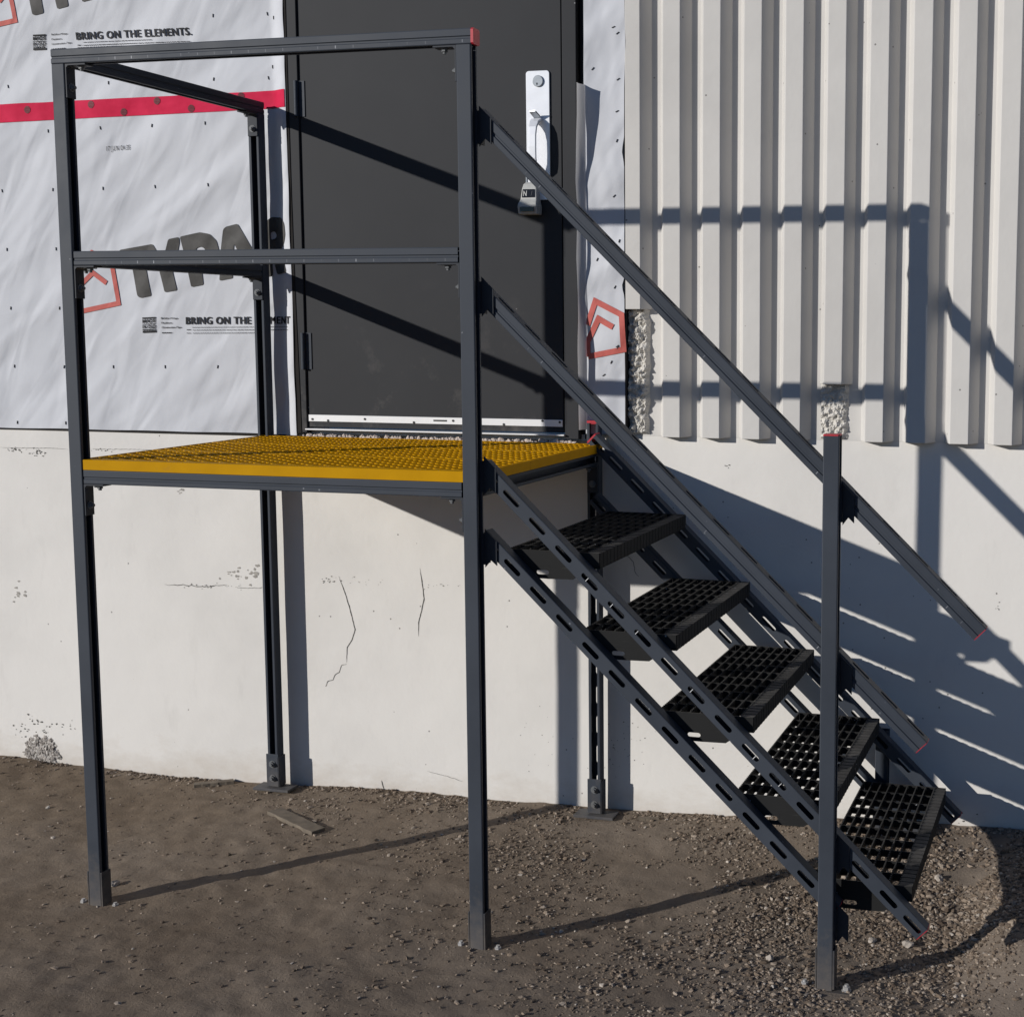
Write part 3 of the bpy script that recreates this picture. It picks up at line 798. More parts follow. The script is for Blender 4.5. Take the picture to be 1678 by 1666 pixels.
def text_bm(body, bold=.0, spacing=1.0):
    cu = bpy.data.curves.new('txt', 'FONT'); cu.body = body; cu.size = 1; cu.offset = bold; cu.resolution_u = 3; cu.space_character = spacing
    o = bpy.data.objects.new('txt', cu); COL.objects.link(o); bpy.context.view_layer.update()
    me = bpy.data.meshes.new_from_object(o.evaluated_get(bpy.context.evaluated_depsgraph_get()))
    bpy.data.objects.remove(o); bpy.data.curves.remove(cu)
    bm = bmesh.new(); bm.from_mesh(me); bpy.data.meshes.remove(me); return bm
def lettering(name, body, p_lb, p_rb, p_lt, material, parent, ysurf, lift, bold=0.0, spacing=1.0, Mx=None):
    """text fitted between left-bottom, right-bottom and left-top points of the wall"""
    bm = text_bm(body, bold, spacing)
    xs = [q.co.x for q in bm.verts]; ys = [q.co.y for q in bm.verts]
    ax, bx, ay, by = min(xs), max(xs), min(ys), max(ys)
    U = Vector((p_rb[0]-p_lb[0], p_rb[1]-p_lb[1])); V = Vector((p_lt[0]-p_lb[0], p_lt[1]-p_lb[1]))
    for q in bm.verts:
        s_, t = (q.co.x-ax)/(bx-ax), (q.co.y-ay)/(by-ay)
        q.co = Vector((p_lb[0]+U.x*s_+V.x*t, 0, p_lb[1]+U.y*s_+V.y*t))
    if len(bm.edges) > 40000: pass
    for q in bm.verts: q.co.y = ysurf(q.co.x, q.co.z) - lift
    bmesh.ops.recalc_face_normals(bm, faces=bm.faces)
    for f_ in bm.faces:
        if f_.normal.y > 0: f_.normal_flip()
    me = bpy.data.meshes.new(name); bm.to_mesh(me); bm.free()
    return obj(name, me, material, parent, Mx)
def wxz(u, v, y=YW-.0085):
    p_ = on_wall(u, v, y); return (p_.x, p_.z)
def px_text(name, body, lb, rb, lt, material=None, parent=None, lift=.0030, bold=0.0, spacing=1.0, heavy=0.0):
    o = lettering(name, body, wxz(*lb), wxz(*rb), wxz(*lt), material or M['ink'], parent or wrap, wrap_y, lift, bold, spacing)
    if heavy:      # thicken the strokes: the same letters again, a hair to each side, inside the same object
        bm = bmesh.new(); bm.from_mesh(o.data); src = list(bm.verts) + list(bm.edges) + list(bm.faces)
        for k, (dx, dz) in enumerate(((-heavy, heavy*.5), (heavy, heavy*.5), (-heavy, -heavy*.5), (heavy, -heavy*.5))):
            r_ = bmesh.ops.duplicate(bm, geom=src)
            for q in r_['geom']:
                if isinstance(q, bmesh.types.BMVert): q.co += Vector((dx, -.00012*(k+1), dz))
        bm.to_mesh(o.data); bm.free()
    return o
px_text('slogan', 'BRING ON THE ELEMENTS.', (126.6, 66), (314, 57.8), (125, 54.0), bold=.0, spacing=1.12, heavy=.0013)
px_text('slogan', 'BRING ON THE ELEMENT', (305.7, 531.4), (482, 530.5), (305.4, 519.8), bold=.0, spacing=1.12, heavy=.0013)
def bars(rows, name='fine_print'):
    """lines too small to read: rows of short dashes"""
    mb = MB()
    for (u0, v0, u1, v1, h) in rows:
        a = Vector(wxz(u0, v0)); b_ = Vector(wxz(u1, v1)); L = (b_-a).length; d = (b_-a)/L; x = 0
        hh = h*.00205
        while x < L:
            l = min(rng.uniform(.003, .011), L-x); p_ = a+d*x; q = p_+d*l
            y1, y2 = wrap_y(p_.x, p_.y)-.0030, wrap_y(q.x, q.y)-.0030
            mb.add([(p_.x, y1, p_.y), (q.x, y2, q.y), (q.x, y2, q.y+hh), (p_.x, y1, p_.y+hh)], [(0, 1, 2, 3)])
            x += l + rng.uniform(.0014, .003)
    return tag(obj(name, mb, M['ink'], wrap), kind='stuff')
bars([(137, 70.5, 250, 66, 1.0), (128, 75.5, 134, 75.2, 1.6), (137, 75.5, 312, 68.6, 1.2), (128, 79, 205, 76, 1.0),
      (316, 537, 476, 536, 1.0), (307, 541, 314, 541, 1.5), (317, 541.5, 478, 541, 1.1), (307, 546.5, 314, 546.5, 1.2), (317, 546.5, 430, 546, 1.1)])
def badge(x0, y0, x1, y1, dx, lines):
    """square badge: two dark bars and four lines of lettering"""
    for fa, fb in ((0, .10), (.86, 1.0)):
        mb = MB()
        c4 = [wxz(x0+dx*fa, y0+(y1-y0)*fa), wxz(x1+dx*fa, y0+(y1-y0)*fa-1.0), wxz(x1+dx*fb, y0+(y1-y0)*fb-1.0), wxz(x0+dx*fb, y0+(y1-y0)*fb)]
        mb.add([(a, wrap_y(a, c_)-.0030, c_) for a, c_ in c4], [(0, 3, 2, 1)])
        obj('badge_bar', mb, M['ink'], wrap)
    for body, fa, fb in lines:
        px_text('badge_line', body, (x0+dx*fb, y0+(y1-y0)*fb), (x1+dx*fb, y0+(y1-y0)*fb-1.0), (x0+dx*fa, y0+(y1-y0)*fa), bold=.035)
    bars([(x0+dx*.42, y0+(y1-y0)*.47, x1+dx*.42, y0+(y1-y0)*.47-1, 1.6), (x0+dx*.8, y0+(y1-y0)*.83, x1+dx*.8, y0+(y1-y0)*.83-1, 2.0)], 'badge_fine_print')
badge(54.5, 57.5, 75.5, 83, .6, [('MADE', .13, .36), ('IN OLD', .50, .72)])
badge(234, 520.3, 255.8, 545.6, .8, [('MADE', .13, .36), ('IN OLD', .50, .72)])
for body, lb, rb, lt in (('Building Wraps', (84.5, 59.3), (111, 57.8), (84.5, 55.6)), ('Flashings', (84.8, 67.2), (101.5, 66.2), (84.8, 63.6)), ('Construction Tape', (85, 75), (118, 72.5), (85, 71.4)),
                         ('Building Wraps', (264.5, 524), (292, 524), (264.5, 520)), ('Flashings', (265, 531.5), (282.5, 531.5), (265, 527.7)), ('Construction Tape', (265.4, 539), (298, 538.7), (265.4, 535))):
    px_text('product_line', body, lb, rb, lt, bold=.02)
bars([(266, 546.3, 283, 546.2, 2.0), (85, 82, 108, 80.5, 2)], 'product_fine_print')
px_text('date_stamp', '17 JUN 04:35', (175, 250.3), (214, 248.0), (174.6, 240.0), bold=.0, material=M['ink'], spacing=1.15)

# red tape along the lap joint, with round stamps
w = MB(); n = 60; vv = []
for i in range(n+1):
    t = (1-(1-i/n)**1.5); x = -2.2 + t*(.1275+2.2)
    za = np.interp(x, [-2.2, -1.163, .103], [1.196, 1.2104, 1.2255]) + .0015*noise.noise(Vector((x*9, 1, 0)))
    zb = np.interp(x, [-2.2, -1.163, .103], [1.272, 1.2814, 1.2903]) + .0015*noise.noise(Vector((x*9, 5, 0)))
    for k in range(5):
        z = za + (zb-za)*k/4; vv.append((x, wrap_y(x, z)-.0026-.0007*noise.noise(Vector((x*9, z*20, 0))), z))
w.add(vv, [(i*5+k, i*5+5+k, i*5+6+k, i*5+k+1) for i in range(n) for k in range(4)])
tape = obj('seam_tape', w, M['tape'], wrap, smooth=True)
for u, v in ((44, 180), (149, 171.5), (203, 184), (257, 165.5), (313, 178), (-30, 186), (395, 158)):
    q = on_wall(u, v, YW-.012); mb = MB(); r = .0145
    for k in range(5):
        za, zb = -r+2*r*k/5+.0006, -r+2*r*(k+1)/5-.0006
        ha = math.sqrt(max(0, r*r-za*za)); hb = math.sqrt(max(0, r*r-zb*zb))
        c4 = [(-ha, za), (ha, za), (hb, zb), (-hb, zb)]
        mb.add([(q.x+a, wrap_y(q.x+a, q.z+c_)-.0042, q.z+c_) for a, c_ in c4], [(0, 1, 2, 3)])
    obj('tape_stamp', mb, M['ink_maroon'], tape)

# staples and nail dimples
mb = MB()
spots = [(12, 409), (92, 408), (18, 505), (98, 505), (24, 600), (105, 601), (28, 692), (108, 693), (186, 601), (271, 601), (357, 601), (165, 210), (249, 206), (336, 202), (349, 26), (438, 23), (450, 30), (350, 130), (440, 128), (178, 136), (169, 309), (254, 306), (341, 303), (4, 313), (87, 311), (79, 215), (13, 142), (447, 110)]
for u, v in spots:
    q = on_wall(u, v, YW-.0085); a = rng.uniform(-.25, .25); l = .0062; dx, dz = math.sin(a)*l, math.cos(a)*l
    y = wrap_y(q.x, q.z); T = Matrix.Translation((q.x, y, q.z)) @ Matrix.Rotation(a, 4, 'Y')
    mb.box(-.0011, .0011, -.0035, .001, -l, l, T)
tag(obj('staple', mb, M['ink_edge'], wrap), kind='stuff')
mb = MB()
for u, v in ((1003, 47), (1010, 57), (970, 115), (1011, 132), (1009, 184), (1009, 232), (1005, 322), (1013, 395), (977, 425), (1006, 470), (1010, 566), (1000, 592), (988, 613), (1011, 568)):
    q = on_wall(u, v, YW-.014); a = rng.uniform(.3, 1.3); T = Matrix.Translation((q.x, wrap2_y(q.x, q.z), q.z)) @ Matrix.Rotation(a, 4, 'Y')
    mb.box(-.0011, .0011, -.0035, .001, -.006, .006, T)
tag(obj('staple', mb, M['ink_edge'], wrap2, STRIP_AT), kind='stuff')

# ---- door and frame
YD = YW + .004
w = MB()
w.box(.1245, .1655, YD-.008, YD+.16, .012, 2.52); w.box(.1655, 1.2045, YD-.008, YD+.16, 2.48, 2.52)
w.box(1.210, 1.263, YD-.008, YD+.16, .012, 2.52)
w.box(1.2631, 1.279, YD+.03, YD+.16, .012, 2.52)
obj('door_frame', w, M['door'], bld, DOOR_AT, bevel=.002)
w = MB(); w.prism([(.1180, .010), (.1430, .010), (.1400, .20), (.1330, .50), (.1280, .90), (.1255, 1.40), (.1250, 2.5), (.1180, 2.5)], YD-.0105, YD-.0085, 'y'); 
w.box(.1256, 1.279, YD+.060, YD+.17, .006, .0245)
obj('frame_gap', w, M['dark_inner'], bld, DOOR_AT)
w = MB(); w.box(1.2795, 1.3175, YD+.014, YD+.17, .012, 2.52); obj('frame_return', w, M['door'], bld, DOOR_AT)
w = MB(); w.box(.1685, 1.2035, YD, YD+.05, .034, 2.476)
door = obj('door', w, M['door'], bld, DOOR_AT, bevel=.0015)
w = MB(); w.box(.165, 1.212, YD-.022, YD+.055, .0235, .0285)
obj('threshold', w, M['alu'], bld, DOOR_AT, bevel=.001)
w = MB(); w.box(.13, 1.30, YD-.008, YD+.10, -.004, .0052); obj('sill_gap', w, M['dark_inner'], bld, DOOR_AT)
w = MB(); w.box(.1715, 1.200, YD-.004, YD-.0002, .0555, .0805)
sweep = obj('door_sweep', w, M['alu'], door, DOOR_AT, bevel=.0008)
for u, v in ((514, 685), (539.5, 688), (599.3, 684.9), (679.2, 690.8), (743, 687.6), (825.5, 694), (888.5, 687.6), (916.8, 690)):
    w = MB(); q = on_wall(u, v, YD); w.cyl((q.x, max(.060, min(.076, q.z))), .0042, (YD-.0062, YD-.004), 'y', 10)
    obj('sweep_screw', w, M['ink_edge'], bld, DOOR_AT)
w = MB(); q0 = on_wall(711, 688, YD); q1 = on_wall(733, 688, YD); w.box(q0.x, q1.x, YD-.0046, YD-.0041, .0655, .0715)
obj('sweep_slot', w, M['ink_edge'], bld, DOOR_AT)
for za, zb in ((1.190, 1.320), (.253, .390), (2.10, 2.23)):
    w = MB(); w.cyl((.160, YD-.012), .0080, (za, zb), 'z', 12)
    for k in range(1, 4): z = za+(zb-za)*k/4; w.cyl((.160, YD-.012), .0086, (z-.0015, z+.0015), 'z', 12)
    w.box(.162, .190, YD-.0035, YD-.0003, za, zb)
    obj('hinge', w, M['steel'], door, DOOR_AT, smooth=False)
# lock plate with rounded corners
def rrect(x0_, x1_, z0_, z1_, r, n=5):
    out = []
    for cx, cz, a0 in ((x1_-r, z0_+r, -90), (x1_-r, z1_-r, 0), (x0_+r, z1_-r, 90), (x0_+r, z0_+r, 180)):
        for k in range(n+1):
            t = math.radians(a0+90*k/n); out.append((cx+r*math.cos(t), cz+r*math.sin(t)))
    return out
w = MB(); w.prism(rrect(1.0727, 1.1612, .868, 1.3195, .011), YD-.0065, YD-.0002, 'y')
lp_ = obj('lock_plate', w, M['stainless'], door, DOOR_AT, bevel=.0012)
w = MB(); w.cyl((1.1195, 1.283), .0200, (YD-.0125, YD-.0062), 'y', 28); obj('lock_cylinder', w, M['cyl'], door, DOOR_AT, bevel=.0015)
w = MB(); w.cyl((1.1170, 1.2745), .0026, (YD-.0132, YD-.0124), 'y', 10); w.box(1.1158, 1.1182, YD-.0132, YD-.0124, 1.268, 1.2745); obj('keyhole', w, M['black'], door, DOOR_AT)
w = MB()   # thumb latch: a blade that leans out and a stub below it
w.add([(1.098, YD-.040, 1.176), (1.122, YD-.044, 1.178), (1.131, YD-.020, 1.162), (1.124, YD-.006, 1.150), (1.112, YD-.006, 1.150), (1.104, YD-.022, 1.166),
       (1.098, YD-.040, 1.172), (1.122, YD-.044, 1.173), (1.131, YD-.020, 1.155), (1.124, YD-.006, 1.142), (1.112, YD-.006, 1.142), (1.104, YD-.022, 1.160)],
      [(0, 1, 2, 3, 4, 5), (11, 10, 9, 8, 7, 6), (0, 6, 7, 1), (1, 7, 8, 2), (2, 8, 9, 3), (3, 9, 10, 4), (4, 10, 11, 5), (5, 11, 6, 0)])
obj('thumb_latch', w, M['cyl'], door, DOOR_AT)
w = MB()   # D-shaped grab handle swept as a flat bar
path = [(-.004, 1.150), (-.020, 1.147), (-.038, 1.137), (-.050, 1.118), (-.055, 1.090), (-.056, 1.050), (-.055, 1.010), (-.050, .984), (-.036, .968), (-.018, .960), (-.004, .957)]
half = [.020, .019, .017, .0145, .013, .013, .013, .0145, .016, .017, .018]
vv = []
for i, (dy, z) in enumerate(path):
    a, b_ = path[max(i-1, 0)], path[min(i+1, len(path)-1)]; tx, tz = b_[0]-a[0], b_[1]-a[1]; l = math.hypot(tx, tz); nx_, nz_ = tz/l, -tx/l
    for sx_, k in ((-1, -.005), (1, -.005), (1, .005), (-1, .005)):
        vv.append((1.1155+sx_*half[i], YD+dy+nx_*k, z+nz_*k))
ff = [(i*4+k, i*4+(k+1) % 4, i*4+4+(k+1) % 4, i*4+4+k) for i in range(len(path)-1) for k in range(4)] + [(3, 2, 1, 0), tuple(range(4*len(path)-4, 4*len(path)))]
w.add(vv, ff); obj('grab_handle', w, M['stainless'], door, DOOR_AT, bevel=.002)

# ---- lock box hung on the handle
lb_ = tag(empty('lock_box', (1.1085, YD-.06, .8135)), 'pale grey key lock box with a dark dial window hanging under the door handle', 'lock box')
w = MB()
def lb_ring(z, xa, xb, yf): return [(xa, YD-.004, z), (xb, YD-.004, z), (xb, yf, z), (xa, yf, z)]
rings = [lb_ring(.815, 1.0560, 1.1285, YD-.050), lb_ring(.842, 1.0555, 1.1290, YD-.058), lb_ring(.852, 1.0580, 1.1270, YD-.058), lb_ring(.868, 1.062, 1.1235, YD-.044), lb_ring(.906, 1.0655, 1.1205, YD-.038), lb_ring(.922, 1.069, 1.117, YD-.032), lb_ring(.930, 1.076, 1.110, YD-.024)]
vv = [q for r_ in rings for q in r_]
ff = [(i*4+k, i*4+4+k, i*4+4+(k+1) % 4, i*4+(k+1) % 4) for i in range(len(rings)-1) for k in range(4)] + [(0, 1, 2, 3), tuple(range(len(vv)-4, len(vv)))[::-1]]
w.add(vv, ff); bod = obj('case', w, M['lock_white'], lb_, DOOR_AT, bevel=.003)
w = MB(); w.add([(1.068, YD-.0448, .8745), (1.117, YD-.0448, .8745), (1.115, YD-.0408, .9035), (1.070, YD-.0408, .9035)], [(0, 1, 2, 3)])
obj('dial_window', w, M['glass_dark'], lb_, DOOR_AT)
w = MB(); w.box(1.066, 1.119, YD-.0600, YD-.0575, .824, .840); obj('base_slot', w, M['glass_dark'], lb_, DOOR_AT)
lettering('dial_letter', 'N', (1.073, .879), (1.086, .879), (1.0735, .898), M['lock_white'], lb_, lambda x, z: YD-.0452+.0040*(z-.8745)/.029, .0003, .02, 1.0, DOOR_AT)
lettering('dial_letter', '/', (1.103, .880), (1.107, .880), (1.103, .897), M['bolt'], lb_, lambda x, z: YD-.0452+.0040*(z-.8745)/.029, .0003, .0, 1.0, DOOR_AT)
w = MB()
for xx in (1.078, 1.108): w.cyl((xx, YD-.020), .0042, (.925, .962), 'z', 10)
w.prism([(1.0738, .962), (1.1122, .962), (1.108, .972), (1.078, .972)], YD-.0242, YD-.0158, 'y')
obj('shackle', w, M['cyl'], lb_, DOOR_AT)

# ================================================================== STAIR AND LANDING
st = tag(empty('access_stair', (.68, .5, -1.44)), 'slate grey steel stair with yellow landing, guard rails and five black treads', 'stair')
e = (SP-S)/2
def post_base(o, x, y, z, wings=('l', 'r'), ax='x', holes=True):
    """pair of side plates on a foot plate, with two anchor bolts"""
    mb = MB(); h = SP/2; t = .0055
    if ax == 'x':
        for sg in (-1, 1):
            mb.box(min(sg*h, sg*(h+t)), max(sg*h, sg*(h+t)), -h, h, .004, .118)
        mb.box(-.105, .105, -.030, .030, -.012, -.001)
    else:
        mb.box(-h-.004, h+.004, -h-t, -h, .006, .135); mb.box(h, h+t, -h-t, h, .006, .125)
        mb.box(-h-.050, h+.058, -h-.032, h, -.006, .0040)
    b_ = obj('base_bracket', mb, M['steel_dark' if ax == 'x' else 'steel'], o, Matrix.Translation((x, y, z)), bevel=.0012)
    if ax == 'x':
        for sg in (-1, 1):
            q = bolt_on(o, (x+sg*.060, y-.004, z-.001), (0, 0, 1), .0105, .010, 'zinc'); q.name = 'anchor_bolt'
    else:
        for zz in (.040, .096):
            bolt_on(o, (x+.001, y-h-t, z+zz), (0, -1, 0), .0105, .008)
    return b_
def post(x, y, z0, z1, zdir, slots=False, base_ax='x', label=None):
    o = strut('post', (x, y, z0), (x, y, z1), zdir, st, SP, slots, False, .05)
    post_base(o, x, y, z0, ax=base_ax)
    if label: o['label'] = label
    return o
cx = S/2
X5 = 2.4055
P1 = post(cx, cx, -1.450, ZR-.001, (1, 0, 0))
P2 = post(WX+cx, cx, -1.441, ZR-.001, (1, 0, 0))
P5 = post(X5, cx, -1.434, .1275, (1, 0, 0), label='short rail post at the foot of the stair')
cap_on(P5, (X5, cx, .1275), (0, 0, 1), (1, 0, 0), SP, .004)
P3 = post(cx, DY+cx, -1.380, ZR-.001, (0, -1, 0), base_ax='y')
P4 = post(WX+cx, DY+cx, -1.369, .0740, (0, -1, 0), slots=True, base_ax='y')
cap_on(P4, (WX+cx, DY+cx, .0740), (0, 0, 1), (0, -1, 0), SP, .008)

P6 = post(X5, 1.0520+SP/2, -1.352, -.975, (1, 0, 0), label='short foot post under the far stringers')
RS = .0435
# guard rails
tr = strut('top_rail', (-.002, cx, ZR+RS/2), (WX+S+.002, cx, ZR+RS/2), (0, 0, -1), st, RS, True, True, .03, 'steel_tick')
cap_on(tr, (WX+S+.002, cx, ZR+RS/2), (1, 0, 0), (0, 0, 1), RS, .008)
mr = strut('mid_rail', (S+.006, cx, ZM+RS/2), (WX-.006, cx, ZM+RS/2), (0, 0, -1), st, RS, True, True, .05, 'steel_tick')
strut('side_rail', (cx, S+.002, ZR+RS/2), (cx, DY+S, ZR+RS/2), (0, 0, -1), st, RS, False, True, 0)
strut('side_rail', (cx, S+.006, ZM+RS/2), (cx, DY-.006, ZM+RS/2), (0, 0, -1), st, RS, False, True, 0)
# landing beams
bz = ZB-RS/2
strut('landing_beam', (S+.006, cx, bz), (WX-.006, cx, bz), (0, 0, -1), st, RS, False, True, 0)
strut('landing_beam', (cx, S+.006, bz), (cx, DY-.006, bz), (0, 0, -1), st, RS, False, True, 0)
strut('landing_beam', (WX+cx, S+.006, bz), (WX+cx, DY-.006, bz), (1, 0, 0), st, RS, False, False, 0)
strut('landing_beam', (S+.006, DY+cx, bz), (WX-.006, DY+cx, bz), (0, 0, -1), st, RS, False, True, 0)
strut('landing_beam', (WX/2+cx, S+.004, bz), (WX/2+cx, DY-.004, bz), (0, 0, -1), st, RS, True, False, 0)

# right-angle corner fittings: local x runs along the rail away from the post, local z down the post
def angle(o, corner, xdir, down, wd=.040, la=.072, lb=.100, tb=True):
    mb = MB(); t = .0055; r = .006
    prof = [(0, 0), (la, 0), (la, -t), (r+t, -t), (t, -r-t), (t, -lb), (0, -lb)]
    mb.prism(prof, -wd/2, wd/2, 'y')
    Mx = frame(corner, xdir, -Vector(down))
    b_ = obj('corner_bracket', mb, M['steel_dark'], st, Mx, bevel=.001)
    bolt_on(b_, Mx @ Vector((la*.62, 0, -t)), Mx.to_3x3() @ Vector((0, 0, -1)), .0095, .007)
    bolt_on(b_, Mx @ Vector((t, 0, -lb*.68)), Mx.to_3x3() @ Vector((1, 0, 0)), .0095, .007)
    return b_
dn = (0, 0, -1); cy = cx+.001
for zz in (ZR, ZM, ZB-RS):
    angle(st, (S+.0018, cy, zz-.0005), (1, 0, 0), dn)
    angle(st, (WX-.0018, cy, zz-.0005), (-1, 0, 0), dn)
    angle(st, (cx, DY-.0018, zz-.0005), (0, -1, 0), dn, lb=.085)
for zz in (ZM, ZB-RS): angle(st, (cx, S+.0018, zz-.0005), (0, 1, 0), dn)
angle(st, (WX+cx, DY-.0018, ZB-RS-.0005), (0, -1, 0), dn)

# yellow landing planks of raised diamond mesh
XL, XR = .017, 1.381
def plank_mesh(y0, y1):
    mb = MB(); h = .0235; st_ = .0300; wd = .0118; dp = .012; n = int((XR-XL-.012)/st_)
    st_ = (XR-XL-.012)/n; nr = int(round((y1-y0-.010)/h)); h = (y1-y0-.010)/nr
    for j in range(nr+1):
        yc = y0 + .005 + j*h
        amp = h*.5
        pts = []
        for i in range(n+1):
            sgn = 1 if (i+j) % 2 == 0 else -1
            yy = yc + sgn*amp*.92
            pts.append((XL+.006+i*st_, min(max(yy, y0+.004), y1-.004)))
        v = []; f = []
        for i, (x, y) in enumerate(pts):
            z = -.0005 - (.0022 if (i+j) % 2 else 0)
            v += [(x, y-wd/2, z), (x, y+wd/2, z), (x, y-wd/2, z-dp), (x, y+wd/2, z-dp)]
            if i:
                a, b_ = 4*(i-1), 4*i
                f += [(a, b_, b_+1, a+1), (a+2, b_+2, b_, a), (a+1, b_+1, b_+3, a+3), (a+2, a+3, b_+3, b_+2)]
        mb.add(v, f)
    for ya, yb in ((y0, y0+.006), (y1-.006, y1)): mb.box(XL, XR, ya, yb, -.030, -.001)
    mb.box(XR-.005, XR, y0+.0061, y1-.0061, -.0300, -.0005); mb.box(XL, XL+.005, y0+.0061, y1-.0061, -.0300, -.0005)
    return mb
ys = [S+.004, .385, .728, 1.071]
for a, b_ in zip(ys, ys[1:]):
    obj('landing_plank', plank_mesh(a+.001, b_-.001), M['yellow'], st)
w = MB(); w.prism([(.0005, -.0318), (.0005, -.002), (.002, 0), (S+.003, 0), (S+.003, -.004), (.005, -.004), (.005, -.0318)], S+.0045, WX-.0015, 'x')
o = obj('landing_edge', w, M['yellow'], st, bevel=.0008); o['label'] = 'plain yellow front edge of the landing'
w = MB(); w.prism([(WX-.0010, -.0318), (WX+SP+.008, -.0318), (WX+SP+.008, -.001), (WX-.0010, -.001)], S+.0020, S+.0036, 'y')
obj('landing_edge', w, M['yellow'], st)

# ---- sloping members
SL = .976; ang = math.atan(SL); dx_, dz_ = math.cos(ang), -math.sin(ang); NS = .0455
def slope_pt(xr, zr_, x): return zr_ - SL*(x-xr)
def sloped(name, xr, zr_top, xa, xb, yc, zdir, slots=True, phase=0, s=NS, groove=False, material='steel', cap=True, sl=SL):
    """member whose top edge passes (xr, zr_top), between x positions xa and xb of that edge"""
    an = math.atan(sl); off = Vector((-math.sin(an), 0, -math.cos(an)))*s/2
    a = Vector((xa, yc, zr_top-sl*(xa-xr)))+off; b_ = Vector((xb, yc, zr_top-sl*(xb-xr)))+off
    o = strut(name, a, b_, zdir, st, s, slots, groove, phase, material)
    if cap: cap_on(o, b_, (dx_, 0, dz_), zdir, s, .0018)
    return o
YR = .0425; ycn = YR + NS/2
DN = (-math.sin(ang), 0, -math.cos(ang))
h1 = sloped('stair_handrail', 1.4032, 1.0085, 1.380, 2.826, ycn, DN, True, .04, groove=True, material='steel_faint', sl=.9794)
h2 = sloped('stair_handrail', 1.9431, -.0055, 1.380, 2.674, ycn, DN, True, .03, groove=True, material='steel_faint', sl=.964)
h1['label'] = 'upper stair handrail'; h2['label'] = 'lower stair handrail'
s1 = sloped('stringer', 1.3885, .0210, 1.380, 2.686, ycn, (0, 1, 0), True, .0760, sl=.9742)
s2 = sloped('stringer', 1.3797, -.1734, 1.380, 2.440, ycn, (0, 1, 0), True, .0760, sl=.966)
YF = 1.0050
s3 = sloped('stringer', 1.3885, .0292, 1.380, 2.686, YF+NS/2, (0, 1, 0), True, .0668, sl=.9742)
s4 = sloped('stringer', 1.3797, -.1734, 1.380, 2.560, YF+NS/2, (0, 1, 0), True, .0668, sl=.966)
cap_on(s3, Vector((1.380, YF+NS/2, slope_pt(1.3885, .0292, 1.380)))+Vector((-math.sin(ang), 0, -math.cos(ang)))*NS/2, (-dx_, 0, -dz_), (0, 1, 0), NS, .006)
tk = MB()
for o_, xr, zt, y_ in ((s1, 1.3885, .0210, YR-.0002),):
    for x in (1.690, 1.764, 1.840, 2.003, 2.188, 2.263):
        c_ = Vector((x, y_, slope_pt(xr, zt, x)-.0325)); T = frame(c_, (math.sin(ang), 0, math.cos(ang)), (0, -1, 0))
        tk.box(-.0065, .0065, -.0008, .0008, -.0002, .0004, T)
obj('gauge_mark', tk, M['alu'], s1)

# wing fittings that hold the sloping members to the posts
def wing(xl, ztop, y0_, w_=.021, h_=.108, leg_h=.100):
    """leg bolted flat on the post's right face, wing lying over the member's front, V cut below"""
    mb = MB()
    lf, rt = xl-.0160, xl+w_
    poly = [(lf, ztop+.006), (rt, ztop-(rt-lf)*.97+.006), (rt, ztop-h_+.006), ((lf+rt)/2, ztop-h_*.80), (lf, ztop-h_)]
    mb.prism(poly, y0_-.0055, y0_-.0005, 'y')
    mb.box(xl-.022, xl-.0165, y0_-.0055, y0_+.038, ztop-leg_h, ztop-.008)
    b_ = obj('wing_bracket', mb, M['steel_dark'], st, bevel=.0008)
    bolt_on(b_, (xl-.0165, y0_+.018, ztop-.055), (1, 0, 0), .0080, .004, 'shaded_bolt')
    return b_
xp = 1.3925
wing(xp, 1.0310, YR); wing(xp, .5530, YR); wing(xp, .0370, YR); wing(xp, -.1760, YR)
xp5 = X5+SP/2+.0205
wing(xp5, 1.0085-.9794*(xp5-1.4032)+.004, YR, .016); wing(xp5, -.0055-.964*(xp5-1.9431)+.004, YR, .016)
wing(xp5, .0292-.9742*(xp5-1.3885)+.004, YR, .016); wing(xp5, -.1734-.966*(xp5-1.3797)+.004, YR, .016)

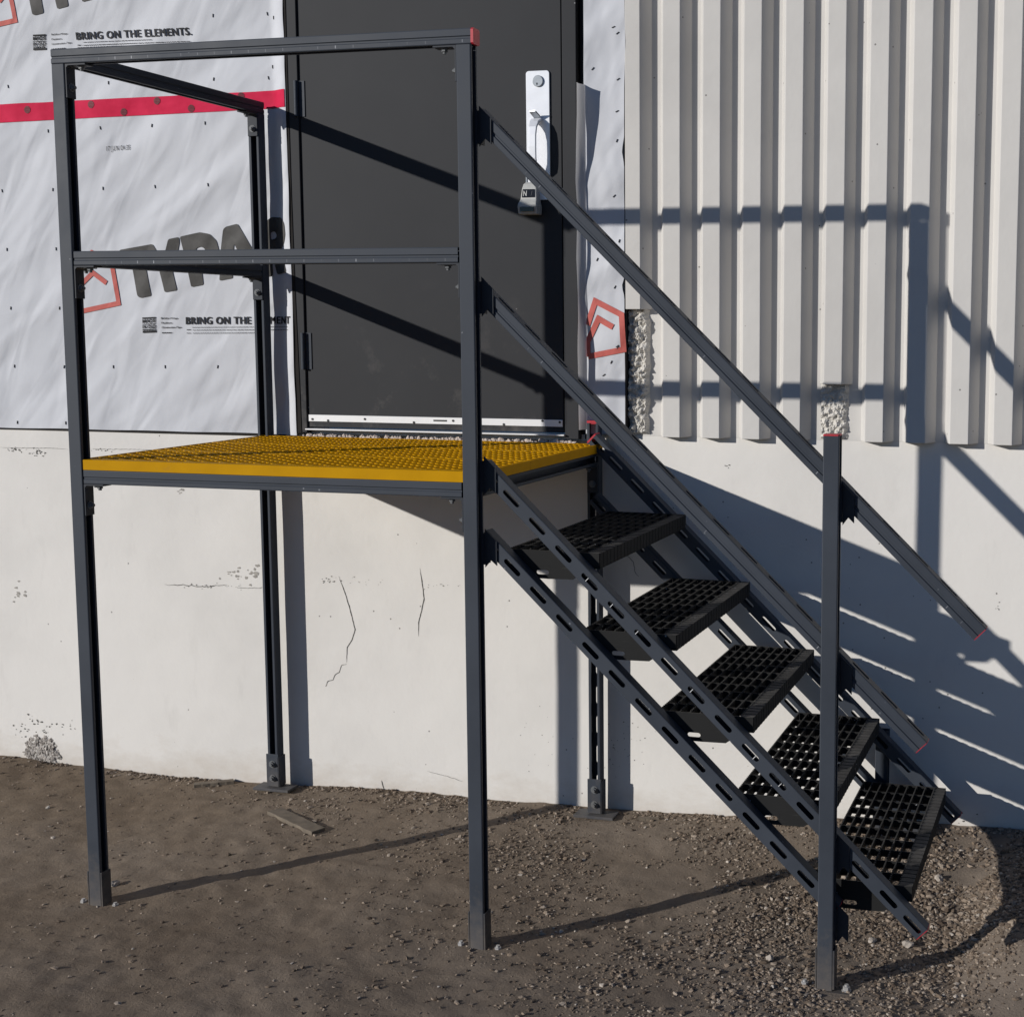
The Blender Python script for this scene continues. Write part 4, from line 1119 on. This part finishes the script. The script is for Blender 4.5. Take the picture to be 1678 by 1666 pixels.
# ---- treads
TX = [1.4258, 1.6581, 1.8880, 2.1187, 2.3500]; TZ = [-.2340, -.4625, -.6880, -.9150, -1.1415]
TD = .287; YA, YB = .0925, 1.0000; TILT = Matrix.Rotation(math.radians(.3), 4, 'Y')
def tread_grating():
    mb = MB(); xa, xb = .004, TD-.040
    nb = 8
    for k in range(nb+1):
        x = xa + (xb-xa)*k/nb
        mb.box(x-.0019, x+.0019, YA+.004, YB-.004, -.030, -.001)
    ny = 10
    for k in range(1, ny):
        y = YA + (YB-YA)*k/ny
        mb.box(xa, xb, y-.0017, y+.0017, -.0235, -.0014)
    # serrated tops of the bearing bars
    for k in range(nb+1):
        x = xa + (xb-xa)*k/nb
        y = YA+.012
        while y < YB-.012:
            mb.add([(x-.0019, y, -.001), (x+.0019, y, -.001), (x+.0019, y+.011, -.001), (x-.0019, y+.011, -.001), (x-.0019, y+.0035, .0016), (x+.0019, y+.0035, .0016), (x+.0019, y+.0075, .0016), (x-.0019, y+.0075, .0016)],
                   [(4, 5, 6, 7), (0, 1, 5, 4), (1, 2, 6, 5), (2, 3, 7, 6), (3, 0, 4, 7)]); y += .0152
    return mb
def tread_nosing():
    mb = MB(); n = 56
    for k in range(n):
        y0_ = YA+.003+(YB-YA-.006)*k/n; y1_ = y0_+(YB-YA-.006)/n
        o_ = .0014 if k % 2 else 0
        mb.box(TD-.040, TD-.001-o_*.6, y0_, y1_, -.0470, -.0006-o_)
    return mb
def tread_side():
    mb = MB(); L = .205; t = .004
    # slotted lower strip between two solid ends, web above it
    prof_top = [(.0, 0.0), (TD-.002, 0.0), (TD-.002, -.036), (L+.018, -.0605), (.020, -.0505), (.006, -.040)]
    mb.prism([(p_[0], p_[1]) for p_ in [(0, 0), (TD-.002, 0), (TD-.002, -.036), (TD-.030, -.046), (0.012, -.046)]], 0, t, 'y')
    mb.prism([(.0124, -.0462), (.0865, -.0462), (.0865, -.0830), (.0275, -.0830)], 0, t, 'y')
    T = Matrix(((1, 0, 0, 0), (0, 0, 1, 0), (0, 1, 0, -.0646), (0, 0, 0, 1)))
    mb.slot_plate([(.0868, .1335, True)], .0367, 0, t, .040, .0135, T)
    mb.prism([(.1338, -.0462), (TD-.031, -.0462), (L, -.0815), (.1338, -.0830)], 0, t, 'y')
    return mb
gm_, nm_, sm_ = None, None, None
for i, (x, z) in enumerate(zip(TX, TZ)):
    T = Matrix.Translation((x, 0, z)) @ TILT
    if i == 0:
        o = obj('tread', tread_grating(), M['tread'], st, T)
        q = [obj('nosing', tread_nosing(), M['tread'], o, T), obj('side_plate', tread_side(), M['tread'], o, T @ Matrix.Translation((0, YA-.004, 0))), obj('side_plate', tread_side(), M['tread'], o, T @ Matrix.Translation((0, YB, 0)))]
        proto = (o, q)
    else:
        o = proto[0].copy(); COL.objects.link(o); register(o, st, T)
        for c_, yy in zip(proto[1], (0, YA-.004, YB)):
            d = c_.copy(); COL.objects.link(d); register(d, o, T @ Matrix.Translation((0, yy, 0)))
    for yy, ax in ((YA-.004, (0, -1, 0)),):
        bolt_on(o, (x+.055, yy, z-.056), ax, .0085, .005)
print('objects', len(bpy.data.objects))
